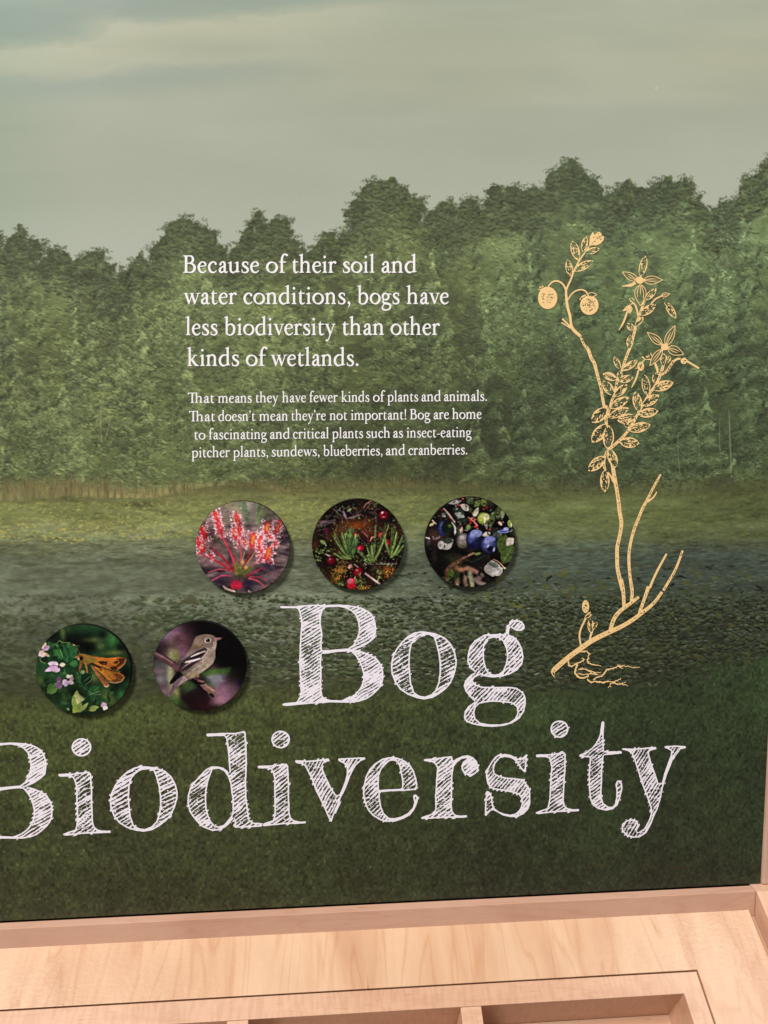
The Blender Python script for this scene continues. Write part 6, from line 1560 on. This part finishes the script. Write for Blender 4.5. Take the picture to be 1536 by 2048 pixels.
# ------------------------------------------------------------------ the printed panel
PG = 0.835                                                # paper white under these lamps
panel = tag(empty('printed_mural', (0, 0, Z0)), 'large printed panel of a hazy bog landscape with white title and cream plant drawing', 'display panel')


def child(o):
    o.matrix_parent_inverse = o.parent.matrix_world.inverted() if False else Matrix.Translation(-Vector(o.parent.location))
    return o


x0, x1, zt, zl = U0 * PXM, U1 * PXM, -V0 * PXM, -V1 * PXM
TH = 0.005
pv = [(x0, 0, zl), (x1, 0, zl), (x1, 0, zt), (x0, 0, zt), (x0, TH, zl), (x1, TH, zl), (x1, TH, zt), (x0, TH, zt)]
me = mesh('mural_sheet', pv, [(0, 1, 2, 3), (5, 4, 7, 6), (1, 5, 6, 2), (4, 0, 3, 7), (3, 2, 6, 7), (4, 5, 1, 0)])
uvl = me.uv_layers.new(name='UVMap')
for lp in me.loops:
    v = me.vertices[lp.vertex_index].co
    uvl.data[lp.index].uv = ((v.x - x0) / (x1 - x0), (v.z - zl) / (zt - zl))
mural = child(obj('mural_sheet', me, print_material('mural_print', paint_mural(), 0.42, PG, 0.02), panel))
me.materials.append(plain('panel_core', (0.03, 0.03, 0.028), 0.7))
for p in me.polygons[1:]:
    p.material_index = 1

vinyl = plain('white_lettering', (0.86, 0.83, 0.92), 0.5, 0.3)
text_white = plain('white_text', (0.86, 0.85, 0.88), 0.5, 0.3)
cream = plain('cream_ink', (0.87, 0.60, 0.275), 0.5, 0.3)
for k, (ch, outs, ins, ang, dark, pitch) in enumerate(TITLE):
    g, lo = hatch_letter(outs, ins, ang, dark, pitch, 2, 100 + 17 * k)
    child(flat('title_letter', g, lo, 2, vinyl, panel, -0.00025))
for k in range(len(TEXT)):
    polys = [panel_uv(p[:, 0], p[:, 1]) for p in line_polys(k)]
    res = 3 if k < 4 else 4
    g, lo = unite(polys, res)
    o = child(flat('text_line', blur(g, 1), lo, res, text_white, panel, -0.00025, 0.34))
g, lo = draw_plant(3)
child(flat('plant_drawing', g, lo, 3, cream, panel, -0.00025))

# ------------------------------------------------------------------ five round photographs standing proud of the panel
LABELS = {
    'sundew': 'round photo of a red sundew with sticky dewy leaves, left of the upper row',
    'cranberry': 'round photo of red cranberries among mossy green sprigs on the panel',
    'blueberry': 'round photo of blueberries among sunlit grey and green leaves',
    'skipper': 'round photo of an orange butterfly on clover-like leaves with lilac flowers',
    'bird': 'round photo of a small grey-brown bird perched on a twig, dark background',
}
DC = {'sundew': (-178.2, 242.0), 'cranberry': (52.8, 240.8), 'blueberry': (281.7, 240.0), 'skipper': (-501.9, 485.3), 'bird': (-271.4, 484.2)}
DT = 0.0044                                              # thickness of a disc
edge_m = plain('disc_edge', (0.012, 0.012, 0.012), 0.9, 0.0)
for nm, fn, (ecx, ecy, erx, ery) in DISCS:
    art = photographic(np.clip(fn(), 0, 1), 60 + len(nm), {'bird': 0.05, 'sundew': 0.07, 'skipper': 0.06}.get(nm, 0.10))
    art = np.clip(art + RNG.standard_normal(art.shape).astype(np.float32) * 0.012, 0, 1)
    cu, cv = DC[nm]; R = 93.4 * PXM
    c = np.array([cu * PXM, 0, -cv * PXM])
    # the disc's face stands nearer the lens: keep its centre on the same line of sight
    f = (CAMD - DT) / CAMD
    c[0] *= f; c[2] *= f; R *= f
    root = tag(empty('photo_disc', c), LABELS[nm], 'photo disc', 'round photos mounted on the panel')
    n = 96
    t = np.linspace(0, 2 * np.pi, n, endpoint=False)
    prof = [(1.0, -0.0004), (1.0, -(DT - 0.0007)), (1 - 0.0003 / R, -(DT - 0.00005))]
    v = [(R * k * math.cos(a), y, R * k * math.sin(a)) for k, y in prof for a in t]
    fc = [(j * n + i, j * n + (i + 1) % n, (j + 1) * n + (i + 1) % n, (j + 1) * n + i) for j in range(2) for i in range(n)]
    fc.append(tuple(range(n))[::-1])
    obj('disc_body', mesh('disc_body', v, fc), edge_m, root)
    rr = R - 0.0002
    fme = mesh('photo_print', [(rr * math.cos(a), -DT, rr * math.sin(a)) for a in t], [tuple(range(n))])
    ul = fme.uv_layers.new(name='UVMap')
    for lp in fme.loops:
        co = fme.vertices[lp.vertex_index].co
        ul.data[lp.index].uv = ((ecx + co.x / R * erx) / 1536, 1 - (ecy - co.z / R * ery) / 1536)
    fme.validate()
    obj('photo_print', fme, print_material(nm + '_print', art ** {'bird': 1.12, 'skipper': 1.08, 'sundew': 1.05}.get(nm, 1.12), 0.4, PG, 0.0, 0.12), root)

# ------------------------------------------------------------------ maple desk under the panel
ML, MM, MD = (0.64, 0.43, 0.28), (0.595, 0.37, 0.23), (0.52, 0.30, 0.18)
m_top = maple('maple_veneer', ML, MM, MD, 1.0, 0.0, 0.36, 0.35, 0.2, 0.0)
m_strip = maple('maple_strip', (0.62, 0.385, 0.285), (0.58, 0.355, 0.26), (0.53, 0.31, 0.225), 0.6, 0.0, 0.45, 0.1, 0.0, 3.1)
m_rail = maple('maple_rail', (0.70, 0.46, 0.33), (0.66, 0.42, 0.30), (0.60, 0.37, 0.255), 0.6, 0.0, 0.42, 0.15, 0.0, 7.7)
m_rim = maple('maple_rim', (0.63, 0.40, 0.275), (0.60, 0.37, 0.25), (0.55, 0.325, 0.215), 0.5, 0.55, 0.36, 0.25, 0.0, 5.3)
m_in_shade = maple('maple_inside_shade', (0.54, 0.34, 0.23), (0.50, 0.305, 0.20), (0.45, 0.265, 0.17), 0.8, 0.0, 0.45, 0.1, 0.0, 9.4)  # maple darkened: shade of tray recess and rail gap put into the colour

console = tag(empty('display_desk', (0, Y0, ZB)), 'sloping pale maple desk below the printed panel, with raised ledge strip and side rail', 'desk')
XL = -0.66
child(ring('desk_top', (XL, 0.3586, -0.0004, 0.33), (-0.4555, 0.2950, 0.0447, 0.275), -0.018, 0, m_top, console, 's', 0.0005))
world_box = lambda x, y, z: (x, y, z)
child(box('ledge_strip', XL, 0.3640, Y0, -0.0012, ZB - 0.006, Z0, m_strip, console, world_box, 'x', 0.0005))
child(box('base_strip', 0.3500, 0.3640, 0.0006, 0.33, -0.026, -0.0055, m_in_shade, console, desk, 's', 0.0003))
# side rail: level end against the panel, then sloping with the desk
hr = (Z0 - ZB) * math.cos(AL)
prof = [np.array([0.022, Z0]), np.array([Y0 - 0.0004, Z0])]
for s, h in ((0.33, hr), (0.33, -0.026), (-0.005, -0.026)):
    p = desk(0, s, h); prof.append(np.array([p[1], p[2]]))
prof.append(np.array([0.022, prof[-1][1]]))
rv, rgn = [], []
for x in (0.3645, 0.4100):
    for p in prof:
        rv.append((x, p[0], p[1]))
        d = np.array([0, p[0], p[1]]) - np.array([0, Y0, ZB]); rgn.append((d @ DS_, x, d @ NH_))
k = len(prof)
rf = [tuple(range(k)), tuple(range(2 * k - 1, k - 1, -1))] + [(i, k + i, k + (i + 1) % k, (i + 1) % k) for i in range(k)]
child(obj('side_rail', bevelled(mesh('side_rail', rv, rf, rgn), 0.0005), m_rail, console))

# ------------------------------------------------------------------ divided tray let into the desk
tray = tag(empty('compartment_tray', desk(-0.08, 0.16, -0.05)), 'maple tray with square compartments set into the sloping desk top', 'tray')
TO, TI, TD = (-0.4545, 0.2940, 0.0455, 0.2742), (-0.4383, 0.2778, 0.0612, 0.2585), -0.047
child(ring('tray_rim', TO, TI, TD - 0.004, -0.0008, m_rim, tray, 'x', 0.0006))
child(box('tray_floor', TI[0] + 0.0002, TI[1] - 0.0002, TI[2] + 0.0002, TI[3] - 0.0002, TD - 0.0038, TD, m_in_shade, tray, desk, 'x', 0))
for xa, xb in ((-0.0868, -0.0704), (0.0958, 0.1122), (-0.2700, -0.2536)):
    child(box('tray_divider', xa, xb, TI[2] + 0.0001, TI[3] - 0.0001, TD + 0.0001, -0.0010, m_rim, tray, desk, 's', 0.0005))

# ------------------------------------------------------------------ upright post beside the panel
post_m = maple('maple_post', (0.60, 0.42, 0.33), (0.57, 0.385, 0.30), (0.53, 0.35, 0.26), 0.5, 0.0, 0.35, 0.3, 0.0, 2.2)
po = box('upright_post', 0.3742, 0.4150, -0.0022, 0.030, Z0 + 0.0002, 0.42, post_m, None, lambda x, y, z: (x, y, z), 's', 0.0022)
for q in po.data.attributes['grain'].data:
    v = q.vector; q.vector = (v[2], v[1], v[0])
tag(po, 'pale maple upright post along the right edge of the printed panel', 'post')
# board behind the panel closes the gaps
child(box('backing_board', x0, 0.3735, TH + 0.0005, TH + 0.018, Z0 - 0.03, zt, plain('backing', (0.05, 0.035, 0.025), 0.8), panel, world_box, 'x', 0))
